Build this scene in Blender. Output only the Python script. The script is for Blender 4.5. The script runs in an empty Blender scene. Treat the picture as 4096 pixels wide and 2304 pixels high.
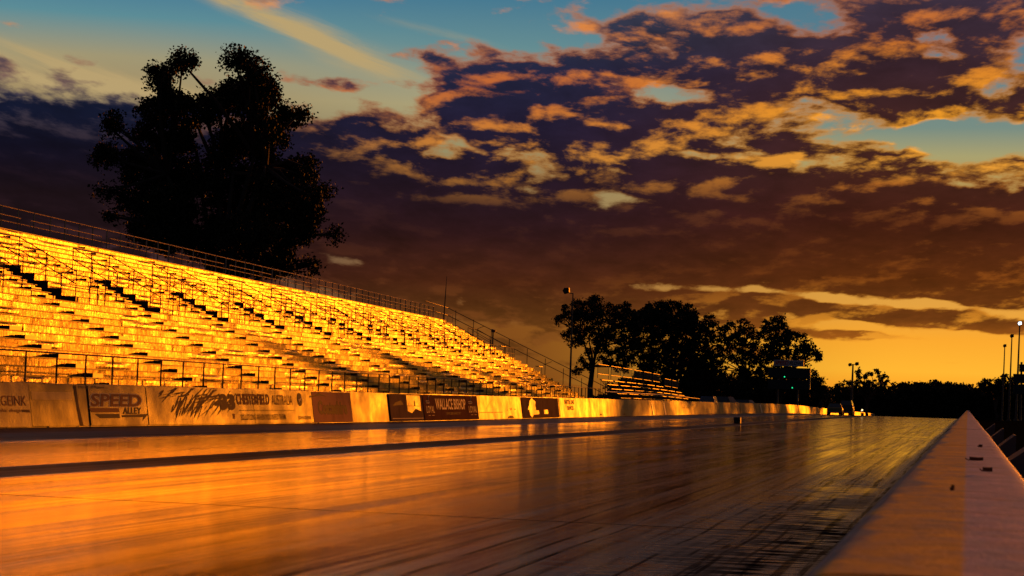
import bpy, bmesh, math, random
import numpy as np
from mathutils import Vector, Matrix
from math import sin, cos, atan, radians, pi

sc = bpy.context.scene
C = sc.collection

# ------------------------------------------------------------------ camera
FPX, PW, PH = 8000.0, 4096.0, 2304.0          # focal length in photo pixels
YAW, PITCH, ROLL, CAMZ = 0.22597, 0.05303, 0.033, 1.19
def _cam_axes():
    cx, cy = PW/2, PH/2
    dx, dy = 3870-cx, 1637-cy
    x = dx*cos(ROLL)+dy*sin(ROLL); y = -dx*sin(ROLL)+dy*cos(ROLL)
    p, yaw = atan(y/FPX), atan(x/FPX)
    for _ in range(25):
        fw = Vector((-sin(yaw)*cos(p), cos(yaw)*cos(p), sin(p))); r = Vector((cos(yaw), sin(yaw), 0)); u = r.cross(fw)
        X = FPX*r.y/fw.y; Y = -FPX*u.y/fw.y
        yaw += (x-X)/FPX; p += (y-Y)/FPX
    return r*cos(ROLL)+u*sin(ROLL), u*cos(ROLL)-r*sin(ROLL), fw
CR, CU, CF = _cam_axes()
cd = bpy.data.cameras.new('camera'); cam = bpy.data.objects.new('camera', cd); C.objects.link(cam)
cam.matrix_world = Matrix(((CR.x, CU.x, -CF.x, 0), (CR.y, CU.y, -CF.y, 0), (CR.z, CU.z, -CF.z, CAMZ), (0, 0, 0, 1)))
cd.sensor_width = 36; cd.lens = FPX/PW*36; cd.clip_start = 0.05; cd.clip_end = 6000
cd.dof.use_dof = True; cd.dof.focus_distance = 70; cd.dof.aperture_fstop = 20
sc.camera = cam

# ------------------------------------------------------------------ sun
SUN_AZ, SUN_EL = radians(17.5), radians(5.5)   # azimuth to the right of the track, elevation
sl = bpy.data.lights.new('sun', 'SUN'); sun = bpy.data.objects.new('sun', sl); C.objects.link(sun)
sl.energy = 3.4; sl.angle = radians(0.6); sl.color = (1.0, 0.225, 0.004)
sdir = Vector((sin(SUN_AZ)*cos(SUN_EL), cos(SUN_AZ)*cos(SUN_EL), sin(SUN_EL)))
sun.rotation_euler = sdir.to_track_quat('Z', 'Y').to_euler()
sun.location = (60, 60, 40)

# ------------------------------------------------------------------ sky
wd = bpy.data.worlds.new('World'); sc.world = wd; wd.use_nodes = True
nt = wd.node_tree; nt.nodes.clear()
class E:
    """tiny expression builder over math nodes"""
    def __init__(s, sock): s.s = sock
    def _m(op, *a, clamp=False):
        n = nt.nodes.new('ShaderNodeMath'); n.operation = op; n.use_clamp = clamp
        for i, v in enumerate(a):
            if isinstance(v, E): nt.links.new(v.s, n.inputs[i])
            else: n.inputs[i].default_value = v
        return E(n.outputs[0])
    def __add__(a, b): return E._m('ADD', a, b)
    __radd__ = __add__
    def __sub__(a, b): return E._m('SUBTRACT', a, b)
    def __rsub__(a, b): return E._m('SUBTRACT', b, a)
    def __mul__(a, b): return E._m('MULTIPLY', a, b)
    __rmul__ = __mul__
    def __truediv__(a, b): return E._m('DIVIDE', a, b)
def mx(a, b): return E._m('MAXIMUM', a, b)
def expn(a): return E._m('EXPONENT', a)
def sstep(x, lo, hi):
    n = nt.nodes.new('ShaderNodeMapRange'); n.interpolation_type = 'SMOOTHSTEP'
    nt.links.new(x.s, n.inputs[0]); n.inputs[1].default_value = lo; n.inputs[2].default_value = hi
    return E(n.outputs[0])
def lin(v): v /= 255.0; return v/12.92 if v <= .04045 else ((v+.055)/1.055)**2.4
def rgb(c): return (lin(c[0]), lin(c[1]), lin(c[2]), 1)
def ramp(x, stops):
    n = nt.nodes.new('ShaderNodeValToRGB'); nt.links.new(x.s, n.inputs[0])
    el = n.color_ramp.elements
    while len(el) < len(stops): el.new(.5)
    for e, (p, c) in zip(el, stops): e.position = p; e.color = rgb(c)
    return n.outputs[0]
def mixc(f, a, b):
    n = nt.nodes.new('ShaderNodeMix'); n.data_type = 'RGBA'
    if isinstance(f, E): nt.links.new(f.s, n.inputs[0])
    else: n.inputs[0].default_value = f
    for i, v in ((6, a), (7, b)):
        if isinstance(v, tuple): n.inputs[i].default_value = v
        else: nt.links.new(v, n.inputs[i])
    return n.outputs[2]
def vec(x, y, z):
    n = nt.nodes.new('ShaderNodeCombineXYZ')
    for i, v in enumerate((x, y, z)):
        if isinstance(v, E): nt.links.new(v.s, n.inputs[i])
        else: n.inputs[i].default_value = v
    return n.outputs[0]
def noise(v, scale, detail=6, rough=.55, dist=0):
    n = nt.nodes.new('ShaderNodeTexNoise'); nt.links.new(v, n.inputs['Vector'])
    n.inputs['Scale'].default_value = scale; n.inputs['Detail'].default_value = detail
    n.inputs['Roughness'].default_value = rough; n.inputs['Distortion'].default_value = dist
    return E(n.outputs[0])
tc = nt.nodes.new('ShaderNodeTexCoord'); sp = nt.nodes.new('ShaderNodeSeparateXYZ')
nt.links.new(tc.outputs['Generated'], sp.inputs[0])
dX, dY, dZ = (E(sp.outputs[i]) for i in range(3))
D2R = 57.29578
AZ = E._m('ARCTAN2', dX, dY)*D2R                # degrees right of the track
EL = E._m('ARCSINE', dZ)*D2R                    # degrees above the horizon
# sky features are laid out by bearing and elevation, in degrees
def sky_deg(X, Y):                              # chart coordinates -> (bearing, elevation)
    ang = D2R
    az = math.degrees(math.atan2(1.59*X-2048, 8000)) - 12.9
    el = (1637-.033*(3870-1.59*X) - 1.59*Y)/8000*ang
    return az, el
def blob(X, Y, SX, SY, slope, amp):             # soft tilted ellipse, slope = drop per unit to the right
    az, el = sky_deg(X, Y); k = 1.59/8000*D2R
    a = AZ-az; e = EL-el
    slope += .033
    e2 = (e + a*slope)*(1/(SY*k)); a2 = a*(1/(SX*k))
    return expn((a2*a2+e2*e2)*-1.0)*amp
def total(lst):
    s = None
    for b in lst:
        t = blob(*b); s = t if s is None else s+t
    return s
# cloud coordinates: denser towards the horizon, streaks drop slightly to the right
h = mx(EL, -2.0)+7.0
def cloud_uv(da=0.0, de=0.0, seed=0.0):
    a = AZ+da; e = EL+de
    hh = mx(e, -2.0)+5.5
    v = E._m('LOGARITHM', hh, 2.718281828)*9.0 + a*.025
    u = (a+13.0)*4.6/(hh+3.0)
    return vec(u, v, seed)
n_big = noise(cloud_uv(), 1.45, 9, .58, .12)
n_lit = noise(cloud_uv(.18, -.26), 1.45, 9, .58, .12)
_w1 = noise(vec(AZ*.30, EL*.8, 3.3), 1.0, 3, .6); _w2 = noise(vec(AZ*.30, EL*.8, 9.1), 1.0, 3, .6)
AZ0, EL0 = AZ, EL
n_fine = noise(cloud_uv(seed=5.3), 2.2, 5, .6, .2)
AZ = AZ0+(_w1-.5)*5.0; EL = EL0+(_w2-.5)*E._m('MINIMUM', mx(EL0*.16, .15), 1.4)
cover_bias = total([
    (2080,190,430,85,.12,.42),(2480,70,150,60,.1,.30),(1800,110,230,45,.1,.32),(1300,270,370,100,.12,.50),
    (800,205,130,26,.05,.26),(1550,330,480,60,.08,.36),(1650,180,350,50,.1,.25),(2250,240,380,50,.05,.2),(2330,80,130,50,0,.35),(1950,330,180,26,.12,.2),(960,130,90,14,.02,.14),
    (1650,620,1100,130,.03,.55),(800,450,330,150,.05,.50),(60,470,450,160,.0,.70),(120,330,300,50,-.05,.34),
    (1900,460,500,40,.1,.30),(2420,560,500,150,.05,.40),(2230,802,520,15,.03,.85),(2000,842,260,8,.05,.40),(1900,885,170,13,.0,.45),(2330,905,90,7,0,.5),(2250,852,330,8,.02,.50),(2480,918,110,8,0,.5),(2050,905,120,7,0,.4),(1850,835,200,12,.03,.4),(2480,770,110,14,.02,.30),
    (1300,760,500,60,.03,.34),(1130,30,120,18,-.05,.10),(40,95,75,26,.1,.22),(2050,30,300,25,.1,.14),(1500,470,250,28,.08,.15),
    (2160,850,160,14,.0,.20),(1850,840,160,40,.05,.22),
    (420,110,640,120,.1,-.42),(1150,60,260,45,.02,-.22),(900,240,150,16,-.05,-.16),(1440,490,210,13,.06,-.22),
    (2440,366,270,26,-.02,-.60),(1900,405,330,17,.02,-.30),(2180,764,540,13,.012,-.50),(2450,895,560,55,.0,-.80),
    (1170,370,120,10,.35,-.18),(2350,470,200,8,.03,-.18),(1650,755,90,8,0,-.3)])
AZ, EL = AZ0, EL0
cover_raw = n_big*1.55-.28 + cover_bias + n_fine*.26 - .13
cover = sstep(cover_raw, .45, .68)
dens = sstep(cover_raw, .56, .86)
# clear sky colour by elevation (0..16 degrees) for three bearings
elN = EL*(1/16.0)
def px2el(Y): return max(0.0, min(1.0, (1620/1.59-Y)*1.59/8000*D2R/16.0))
def column(lst): return ramp(elN, sorted([(px2el(Y), c) for Y, c in lst], key=lambda t: t[0]))
clearL = column([(1000,(70,38,26)),(520,(60,45,60)),(300,(160,140,100)),(220,(160,150,115)),(120,(92,140,150)),(0,(52,110,150))])
clearM = column([(1000,(120,66,22)),(850,(130,76,26)),(560,(150,125,85)),(420,(150,140,100)),(300,(170,160,120)),(150,(100,140,145)),(0,(58,115,145))])
clearR = column([(1000,(252,150,26)),(930,(255,182,50)),(850,(250,168,46)),(765,(226,160,64)),(520,(190,150,70)),(400,(168,160,110)),(330,(118,140,130)),(150,(90,125,140)),(0,(74,120,140))])
darkL = column([(1000,(34,14,14)),(560,(26,14,22)),(450,(15,14,34)),(340,(17,25,50)),(200,(60,60,80)),(0,(70,70,80))])
darkM = column([(1000,(92,52,16)),(850,(98,56,19)),(740,(78,36,18)),(620,(46,20,24)),(480,(34,21,38)),(340,(32,27,52)),(200,(34,38,66)),(0,(60,70,90))])
darkR = column([(1000,(215,125,24)),(850,(168,92,24)),(800,(112,58,18)),(700,(92,42,12)),(560,(66,25,16)),(430,(70,34,28)),(300,(62,32,32)),(180,(56,34,44)),(0,(60,48,66))])
litL = column([(1000,(70,36,26)),(500,(50,30,40)),(330,(84,74,84)),(120,(206,146,96)),(0,(206,150,110))])
litM = column([(1000,(130,76,26)),(700,(104,52,24)),(560,(80,46,34)),(430,(226,146,52)),(250,(204,106,46)),(0,(226,146,78))])
litR = column([(1000,(255,180,50)),(850,(244,160,44)),(700,(170,90,24)),(560,(130,68,26)),(470,(190,110,36)),(430,(246,166,56)),(300,(252,164,40)),(100,(214,116,40)),(0,(200,116,60))])
az0, az1, az2 = sky_deg(500, 500)[0], sky_deg(1250, 500)[0], sky_deg(2300, 500)[0]
fLM = sstep(AZ, az0-3, az1); fMR = sstep(AZ, az1, az2)
def tri(a, b, c): return mixc(fMR, mixc(fLM, a, b), c)
clear = tri(clearL, clearM, clearR); dark = tri(darkL, darkM, darkR); lit = tri(litL, litM, litR)
# thin high wisps
def wisp_uv(seed):
    return vec(AZ*.35+EL*.55, EL*1.6+AZ*.42, seed)
nw = noise(wisp_uv(2.0), 1.1, 6, .6, .5)
wmask = total([(760,95,330,48,.36,1.25),(130,215,420,60,.16,1.2),(1100,90,220,16,.16,.5),(330,240,160,30,.1,.6),(560,30,120,22,.3,.5)])
wisp = sstep(wmask*(nw*2.2-.35)+n_fine*.25-.1, .12, 1.15)
clear = mixc(wisp, clear, rgb((184,160,112)))
# sunlit edges: where the cloud thins towards the sun and the ground
edge = sstep(n_big-n_lit+n_fine*.16-.08, .0, .18)
thin = sstep(cover_raw, .74, .56)
litmask = E._m('MINIMUM', edge*.85+thin*.62, 1.0)
deck = E._m('MINIMUM', total([(1650,640,1000,75,.03,.9),(2100,560,700,90,.04,.7),(60,470,520,150,.0,.95),(760,470,330,110,.05,.9),(1250,700,500,80,0,.8)]), 1.0)
litf = litmask*(1.0-deck*.86)
# soft tonal relief inside the cloud bodies
relief = n_fine*.7+n_big*.6-.22
rel = nt.nodes.new('ShaderNodeVectorMath'); rel.operation = 'SCALE'
nt.links.new(dark, rel.inputs[0]); nt.links.new((relief*1.3+.28).s, rel.inputs[3])
cloud = mixc(litf, rel.outputs[0], lit)
skyc = mixc(cover, clear, cloud)
# the sky overhead and behind is dim, heavily clouded dusk
skyc = mixc(sstep(EL, 11.8, 16.0)*.92, skyc, rgb((82, 51, 43)))
skyc = mixc(sstep(E._m('ABSOLUTE', AZ+5.0), 65.0, 130.0), skyc, rgb((72, 75, 92)))
away = sstep(EL, 22.0, 50.0)*.2+1.0
back = sstep(E._m('ABSOLUTE', AZ+5.0), 110.0, 32.0)*.6+.4
dim = nt.nodes.new('ShaderNodeVectorMath'); dim.operation = 'SCALE'
nt.links.new(skyc, dim.inputs[0]); nt.links.new((away*back).s, dim.inputs[3]); skyc = dim.outputs[0]
# bright rims along the low gap
nish = nt.nodes.new('ShaderNodeTexSky'); nish.sky_type = 'NISHITA'; nish.sun_disc = False
nish.sun_elevation = SUN_EL; nish.sun_rotation = SUN_AZ
bgN = nt.nodes.new('ShaderNodeBackground'); bgN.inputs[1].default_value = 0.05
tint = mixc(1.0, nish.outputs[0], (0, 0, 0, 1))
mulN = nt.nodes.new('ShaderNodeMix'); mulN.data_type = 'RGBA'; mulN.blend_type = 'MULTIPLY'; mulN.inputs[0].default_value = 1
nt.links.new(nish.outputs[0], mulN.inputs[6]); mulN.inputs[7].default_value = (.012, .008, .006, 1)
nt.links.new(mulN.outputs[2], bgN.inputs[0])
bgC = nt.nodes.new('ShaderNodeBackground'); bgC.inputs[1].default_value = 1.0
nt.links.new(skyc, bgC.inputs[0])
addb = nt.nodes.new('ShaderNodeAddShader'); nt.links.new(bgN.outputs[0], addb.inputs[0]); nt.links.new(bgC.outputs[0], addb.inputs[1])
out = nt.nodes.new('ShaderNodeOutputWorld'); nt.links.new(addb.outputs[0], out.inputs[0])
nt.nodes.remove(tint.node)

sc.view_settings.view_transform = 'Standard'; sc.view_settings.look = 'None'
sc.view_settings.exposure = 0; sc.view_settings.gamma = 1

# ------------------------------------------------------------------ helpers
rng = np.random.default_rng(7); random.seed(7)
def tag(o, label=None, cat=None, group=None, kind=None):
    for k, v in (('label', label), ('category', cat), ('group', group), ('kind', kind)):
        if v: o[k] = v
    return o
def empty(name, loc=(0, 0, 0)):
    o = bpy.data.objects.new(name, None); C.objects.link(o); o.location = loc; return o
def link(name, me, parent=None):
    o = bpy.data.objects.new(name, me); C.objects.link(o)
    if parent is not None:
        o.parent = parent
        o.location = -(_wloc(parent))
    return o
def _wloc(o):
    v = Vector(o.location)
    while o.parent: o = o.parent; v += Vector(o.location)
    return v
class MB:
    """collects faces in world coordinates; build() links them as one mesh object"""
    def __init__(s): s.v = []; s.f = []; s.n = 0; s.mi = []
    def add(s, vs, fs, m=0):
        vs = np.asarray(vs, float).reshape(-1, 3); s.v.append(vs)
        for f in fs: s.f.append(tuple(i+s.n for i in f)); s.mi.append(m)
        s.n += len(vs); return s
    def hexa(s, p, m=0):            # 8 points: bottom 4 ccw, top 4 ccw
        return s.add(p, [(3,2,1,0),(4,5,6,7),(0,1,5,4),(1,2,6,5),(2,3,7,6),(3,0,4,7)], m)
    def box(s, x0, x1, y0, y1, z0, z1, m=0):
        return s.hexa([(x0,y0,z0),(x1,y0,z0),(x1,y1,z0),(x0,y1,z0),(x0,y0,z1),(x1,y0,z1),(x1,y1,z1),(x0,y1,z1)], m)
    def tube(s, pts, rad, n=6, m=0, cap=True):
        pts = [Vector(p) for p in pts]; rad = rad if hasattr(rad, '__len__') else [rad]*len(pts)
        rings = []
        for i, p in enumerate(pts):
            d = (pts[min(i+1, len(pts)-1)]-pts[max(i-1, 0)]).normalized()
            a = d.orthogonal().normalized() if abs(d.z) < .99 else Vector((1, 0, 0)); b = d.cross(a)
            if i and abs(d.z) < .99:
                a = Vector((0, 0, 1)).cross(d).normalized(); b = d.cross(a)
            elif abs(d.z) < .99:
                a = Vector((0, 0, 1)).cross(d).normalized(); b = d.cross(a)
            rings.append([p+a*rad[i]*cos(2*pi*k/n)+b*rad[i]*sin(2*pi*k/n) for k in range(n)])
        vs = [q for r_ in rings for q in r_]; fs = []
        for i in range(len(pts)-1):
            for k in range(n):
                fs.append((i*n+k, i*n+(k+1)%n, (i+1)*n+(k+1)%n, (i+1)*n+k))
        if cap: fs += [tuple(range(n-1, -1, -1)), tuple((len(pts)-1)*n+k for k in range(n))]
        return s.add([tuple(q) for q in vs], fs, m)
    def prism(s, poly, d, m=0):     # planar polygon (3d points) extruded by vector d
        n = len(poly); p = [Vector(q) for q in poly]; d = Vector(d)
        return s.add([tuple(q) for q in p]+[tuple(q+d) for q in p], [tuple(range(n-1, -1, -1)), tuple(range(n, 2*n))]+[(i, (i+1)%n, n+(i+1)%n, n+i) for i in range(n)], m)
    def mesh(s, name, mats, smooth=False):
        me = bpy.data.meshes.new(name)
        v = np.concatenate(s.v) if s.v else np.zeros((0, 3))
        me.from_pydata(v.tolist(), [], s.f)
        for m in (mats if isinstance(mats, (list, tuple)) else [mats]): me.materials.append(m)
        if isinstance(mats, (list, tuple)) and len(mats) > 1: me.polygons.foreach_set('material_index', s.mi)
        if smooth: me.polygons.foreach_set('use_smooth', [True]*len(s.f))
        me.update(); return me
    def build(s, name, mats, parent=None, smooth=False):
        return link(name, s.mesh(name, mats, smooth), parent)
def grid_mesh(name, V, mat, smooth=False, parent=None):       # V: (n, m, 3)
    n, m = V.shape[:2]; idx = np.arange(n*m).reshape(n, m)
    f = np.stack([idx[:-1,:-1], idx[1:,:-1], idx[1:,1:], idx[:-1,1:]], -1).reshape(-1, 4)
    me = bpy.data.meshes.new(name); me.from_pydata(V.reshape(-1, 3).tolist(), [], f.tolist()); me.materials.append(mat)
    if smooth: me.polygons.foreach_set('use_smooth', [True]*len(f))
    me.update(); return link(name, me, parent)

# photo geometry, used to lay things out at their real place
CAMP = Vector((0, 0, CAMZ))
def ray(px, py): return CR*((px-PW/2)/FPX) - CU*((py-PH/2)/FPX) + CF
def at(px, py, Y): d = ray(px, py); return CAMP + d*(Y/d.y)
def proj(P):
    d = Vector(P)-CAMP; w = d.dot(CF)
    return PW/2+FPX*d.dot(CR)/w, PH/2-FPX*d.dot(CU)/w
def bisect(fn, lo, hi):
    for _ in range(50):
        m = (lo+hi)/2
        if fn(m): lo = m
        else: hi = m
    return (lo+hi)/2

# ------------------------------------------------------------------ materials
class N:
    def __init__(s, name):
        s.m = bpy.data.materials.new(name); s.m.use_nodes = True; s.t = s.m.node_tree
        s.b = s.t.nodes['Principled BSDF']; s.co = None
    def new(s, typ, **kw):
        n = s.t.nodes.new(typ)
        for k, v in kw.items(): setattr(n, k, v)
        return n
    def l(s, a, b): s.t.links.new(a, b)
    def coord(s, scale=(1, 1, 1), gen=False):
        if s.co is None: s.co = s.new('ShaderNodeNewGeometry').outputs['Position']
        mp = s.new('ShaderNodeMapping'); s.l(s.co, mp.inputs[0]); mp.inputs['Scale'].default_value = scale
        return mp.outputs[0]
    def noise(s, scale=(1, 1, 1), sc_=1, det=4, rough=.55, dist=0):
        n = s.new('ShaderNodeTexNoise'); s.l(s.coord(scale), n.inputs['Vector'])
        n.inputs['Scale'].default_value = sc_; n.inputs['Detail'].default_value = det; n.inputs['Roughness'].default_value = rough; n.inputs['Distortion'].default_value = dist
        return n.outputs[0]
    def rng(s, x, a, b, c=0, d=1, smooth=False):
        n = s.new('ShaderNodeMapRange'); s.l(x, n.inputs[0])
        if smooth: n.interpolation_type = 'SMOOTHSTEP'
        for i, v in zip((1, 2, 3, 4), (a, b, c, d)): n.inputs[i].default_value = v
        return n.outputs[0]
    def math(s, op, a, b=0.0, clamp=False):
        n = s.new('ShaderNodeMath', operation=op, use_clamp=clamp)
        for i, v in enumerate((a, b)):
            if isinstance(v, (int, float)): n.inputs[i].default_value = v
            else: s.l(v, n.inputs[i])
        return n.outputs[0]
    def mix(s, f, a, b):
        n = s.new('ShaderNodeMix', data_type='RGBA')
        if isinstance(f, (int, float)): n.inputs[0].default_value = f
        else: s.l(f, n.inputs[0])
        for i, v in ((6, a), (7, b)):
            if isinstance(v, tuple): n.inputs[i].default_value = v if len(v) == 4 else v+(1,)
            else: s.l(v, n.inputs[i])
        return n.outputs[2]
    def xyz(s):
        n = s.new('ShaderNodeSeparateXYZ')
        if s.co is None: s.co = s.new('ShaderNodeNewGeometry').outputs['Position']
        s.l(s.co, n.inputs[0]); return n.outputs
    def base(s, v):
        if isinstance(v, tuple): s.b.inputs['Base Color'].default_value = v if len(v) == 4 else v+(1,)
        else: s.l(v, s.b.inputs['Base Color'])
        return s
    def set(s, **kw):
        for k, v in kw.items():
            i = s.b.inputs[k.replace('_', ' ')]
            if isinstance(v, (int, float, tuple)): i.default_value = v
            else: s.l(v, i)
        return s
    def bump(s, h, strength=.3, dist=.02):
        n = s.new('ShaderNodeBump'); s.l(h, n.inputs['Height']); n.inputs['Strength'].default_value = strength; n.inputs['Distance'].default_value = dist
        s.l(n.outputs[0], s.b.inputs['Normal']); return s
def simple(name, col, rough=.6, metal=0.0, vary=.25, sc_=3.0, bump=0.0):
    m = N(name); d = tuple(c*(1-vary) for c in col)
    m.base(m.mix(m.noise(sc_=sc_, det=5), d, tuple(min(1, c*(1+vary)) for c in col))).set(Roughness=rough, Metallic=metal)
    if bump: m.bump(m.noise(sc_=sc_*6, det=4), .4, bump)
    return m.m
M = {}
M['dark'] = simple('dark_steel', (.05, .035, .03), .55, .3)
M['rail'] = simple('galvanised_rail', (.22, .18, .16), .38, .75)
M['railb'] = simple('weathered_pipe', (.09, .06, .05), .5, .5)
M['shade'] = simple('shade_dark', (.03, .022, .02), .8)  # dark colour standing for shade in the openings and on step ends
M['pole'] = simple('pole_steel', (.10, .08, .07), .5, .4)
M['black'] = simple('black_board', (.012, .012, .014), .6)
M['white'] = simple('white_paint', (.70, .68, .68), .45)
M['bark'] = simple('bark', (.04, .028, .022), .85, 0, .4, 4, .03)
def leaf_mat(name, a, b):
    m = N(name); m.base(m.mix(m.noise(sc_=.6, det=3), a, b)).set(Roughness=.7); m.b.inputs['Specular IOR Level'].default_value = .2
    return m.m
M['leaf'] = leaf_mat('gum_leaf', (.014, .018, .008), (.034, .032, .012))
M['leaf2'] = leaf_mat('scrub_leaf', (.012, .013, .006), (.026, .022, .010))

# crinkled silver sheeting on the seat fronts
m = N('silver_sheeting'); o3 = m.xyz()
n1 = m.noise((1, 1, 1), 1.1, 3, .6); n2 = m.noise((7, 7, 1.6), 1, 4, .6, .8); n3 = m.noise((.35, .35, 2.5), 1.0, 2)
m.base(m.mix(m.rng(m.noise((6, 6, 1.2), 1, 4), .35, .75), (.155, .112, .055), (.070, .045, .020)))
m.set(Metallic=.88, Roughness=m.rng(n1, .3, .7, .27, .35)); m.b.inputs['Specular IOR Level'].default_value = .5
m.bump(m.math('ADD', m.math('MULTIPLY', n2, 1.0), m.math('MULTIPLY', n1, .7)), .75, .04); M['sheet'] = m.m
m = N('faded_green_sheeting')
m.base(m.mix(m.rng(m.noise((5, 5, 1), 1, 3), .4, .65), (.10, .115, .045), (.15, .12, .06))).set(Metallic=.5, Roughness=.36)
m.bump(m.noise((8, 8, 1.5), 1, 4), .6, .03); M['sheetg'] = m.m
M['deck'] = simple('aluminium_deck', (.24, .19, .14), .42, .7, .3, 5)
m = N('step_tread'); m.base(m.mix(m.noise(sc_=9, det=4), (.14, .10, .06), (.22, .17, .10))).set(Metallic=.45, Roughness=.45); M['step'] = m.m

# racing surface: glossy rubbered asphalt / concrete, streaked along the track
m = N('racing_surface'); o3 = m.xyz(); X, Y = o3[0], o3[1]
st1 = m.noise((3.2, .035, 1), 1, 5, .6, .15); st2 = m.noise((14, .10, 1), 1, 4, .6); bl = m.noise((.55, .16, 1), 1, 4, .6, .4)
cr = m.noise((1.6, 7.5, 1), 1, 5, .65, .5); gr = m.noise((60, 14, 1), 1, 3, .6)
col = m.mix(m.rng(st1, .30, .70, 0, 1), (.028, .020, .018), (.075, .054, .046))
col = m.mix(m.math('MULTIPLY', m.rng(bl, .42, .7), .55), col, (.10, .075, .065))
col = m.mix(m.math('MULTIPLY', m.rng(st2, .55, .75), .5), col, (.035, .026, .03))
# rubbered burn-out zone close to the near wall, then a darker strip beside it
nearw = m.math('MULTIPLY', m.rng(X, -3.6, -1.5, 0, 1, True), m.rng(Y, 44, 20, 0, 1, True))
rub = m.math('MULTIPLY', nearw, m.rng(m.math('ADD', m.math('MULTIPLY', cr, .6), m.math('MULTIPLY', bl, .5)), .48, .60, 0, 1, True))
col = m.mix(m.math('MULTIPLY', rub, .92), col, (.012, .010, .012))
edge = m.rng(m.math('ADD', X, m.math('MULTIPLY', m.math('SUBTRACT', bl, .5), .5)), -1.45, -.85, 0, 1, True)
col = m.mix(m.math('MULTIPLY', edge, .85), col, (.016, .013, .014))
# tyre lines
lines = None
for x0, w, amp, drift in ((-1.2,.03,.8,.004),(-1.48,.014,.8,.008),(-1.75,.03,.7,.009),(-2.1,.014,.8,.012),(-2.6,.03,.6,.012),(-2.75,.012,.8,.016),(-3.6,.03,.6,.016),(-5.2,.04,.5,.02),(-10.4,.06,.5,.0),(-8.6,.04,.4,.01),(-14.4,.06,.5,0),(-1.35,.016,.8,.010),(-1.62,.02,.7,.012),(-1.95,.016,.7,.006),(-2.3,.022,.6,.012),(-2.9,.018,.75,.02),(-3.25,.02,.7,.021),(-4.4,.03,.35,.0),(-1.1,.02,.8,0),(-.95,.02,.7,-.004),(-6.2,.05,.35,.01),(-7.9,.05,.3,.0),(-9.6,.06,.4,.0),(-13.6,.05,.4,0),(-15.2,.05,.4,0)):
    wob = m.math('MULTIPLY', m.math('SUBTRACT', m.noise((.0, .12, 1), 1, 2), .5), .25)
    d = m.math('ABSOLUTE', m.math('ADD', m.math('SUBTRACT', m.math('ADD', X, wob), x0), m.math('MULTIPLY', Y, drift)))
    ln = m.math('MULTIPLY', m.rng(d, w*2.4, w*.6, 0, 1, True), amp)
    lines = ln if lines is None else m.math('MAXIMUM', lines, ln)
lines = m.math('MULTIPLY', m.math('MULTIPLY', lines, 1.5, True), m.rng(m.noise((9, .6, 1), 1, 4), .3, .5, .35, 1))
col = m.mix(m.math('MULTIPLY', lines, m.rng(st1, .3, .6, .5, 1)), col, (.012, .010, .016))
# centre strip, wall-side strip, slab joint
ctr = m.math('MULTIPLY', m.math('MULTIPLY', m.rng(X, -12.62, -12.38, 0, 1, True), .955), m.rng(X, -11.0, -11.35, 0, 1, True))
ctl = m.rng(m.noise((10, .03, 1), 1, 2), .42, .58, .0, 1)
col = m.mix(ctr, col, m.mix(ctl, (.012, .008, .006), (.055, .034, .024)))
side = m.rng(X, -17.0, -17.9, 0, 1, True)
col = m.mix(side, col, m.mix(st1, (.045, .034, .040), (.085, .068, .075)))
jy = m.math('ABSOLUTE', m.math('SUBTRACT', m.math('ADD', Y, m.math('MULTIPLY', X, .02)), 18.6))
jt = m.rng(jy, .055, .025, 0, 1)
jy2 = m.math('ABSOLUTE', m.math('SUBTRACT', Y, 58.0)); jt = m.math('MAXIMUM', jt, m.rng(jy2, .06, .03, 0, .8))
col = m.mix(jt, col, (.006, .005, .005))
rough = m.rng(m.math('ADD', m.math('MULTIPLY', st1, .6), m.math('MULTIPLY', bl, .4)), .36, .62, .17, .06)
rough = m.math('ADD', rough, m.math('MULTIPLY', m.rng(st2, .4, .7), .05))
rough = m.math('ADD', rough, m.math('MULTIPLY', m.math('MAXIMUM', ctr, side), .30))
rough = m.math('ADD', rough, m.math('MULTIPLY', m.math('MAXIMUM', rub, edge), .30))
m.base(col).set(Roughness=rough)
spec = m.math('SUBTRACT', .36, m.math('MULTIPLY', m.math('MAXIMUM', m.math('MAXIMUM', m.math('MAXIMUM', ctr, jt), m.math('MULTIPLY', lines, .99)), m.math('MAXIMUM', m.math('MULTIPLY', side, .8), m.math('MAXIMUM', rub, m.math('MULTIPLY', edge, .97)))), .36), True)
band = m.rng(m.noise((.55, .012, 1), 1, 3, .6, .3), .36, .56, .14, 1.0)
fine = m.rng(m.noise((9, .09, 1), 1, 6, .75, .2), .36, .54, .03, 1.0)
spec = m.math('MULTIPLY', spec, m.math('MULTIPLY', band, fine))
spec = m.math('MULTIPLY', spec, m.math('MULTIPLY', m.rng(m.noise((.9, .22, 1), 1, 5, .65, .6), .35, .65, .62, 1.0), m.rng(m.noise((26, 6, 1), 1, 3, .7), .30, .45, .72, 1.0)))
m.set(Specular_IOR_Level=spec)
hh = m.math('ADD', m.math('MULTIPLY', m.noise((2.0, 1.0, 1), 1, 3), .45), m.math('ADD', m.math('MULTIPLY', gr, .22), m.math('MULTIPLY', st2, .15)))
m.bump(hh, .17, .010); M['track'] = m.m

m = N('dry_grass'); m.base(m.mix(m.noise(sc_=.7, det=6), (.004, .006, .003), (.013, .011, .006))).set(Roughness=1.0, Specular_IOR_Level=0.0); m.bump(m.noise(sc_=12, det=5), .8, .08); M['grass'] = m.m

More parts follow.
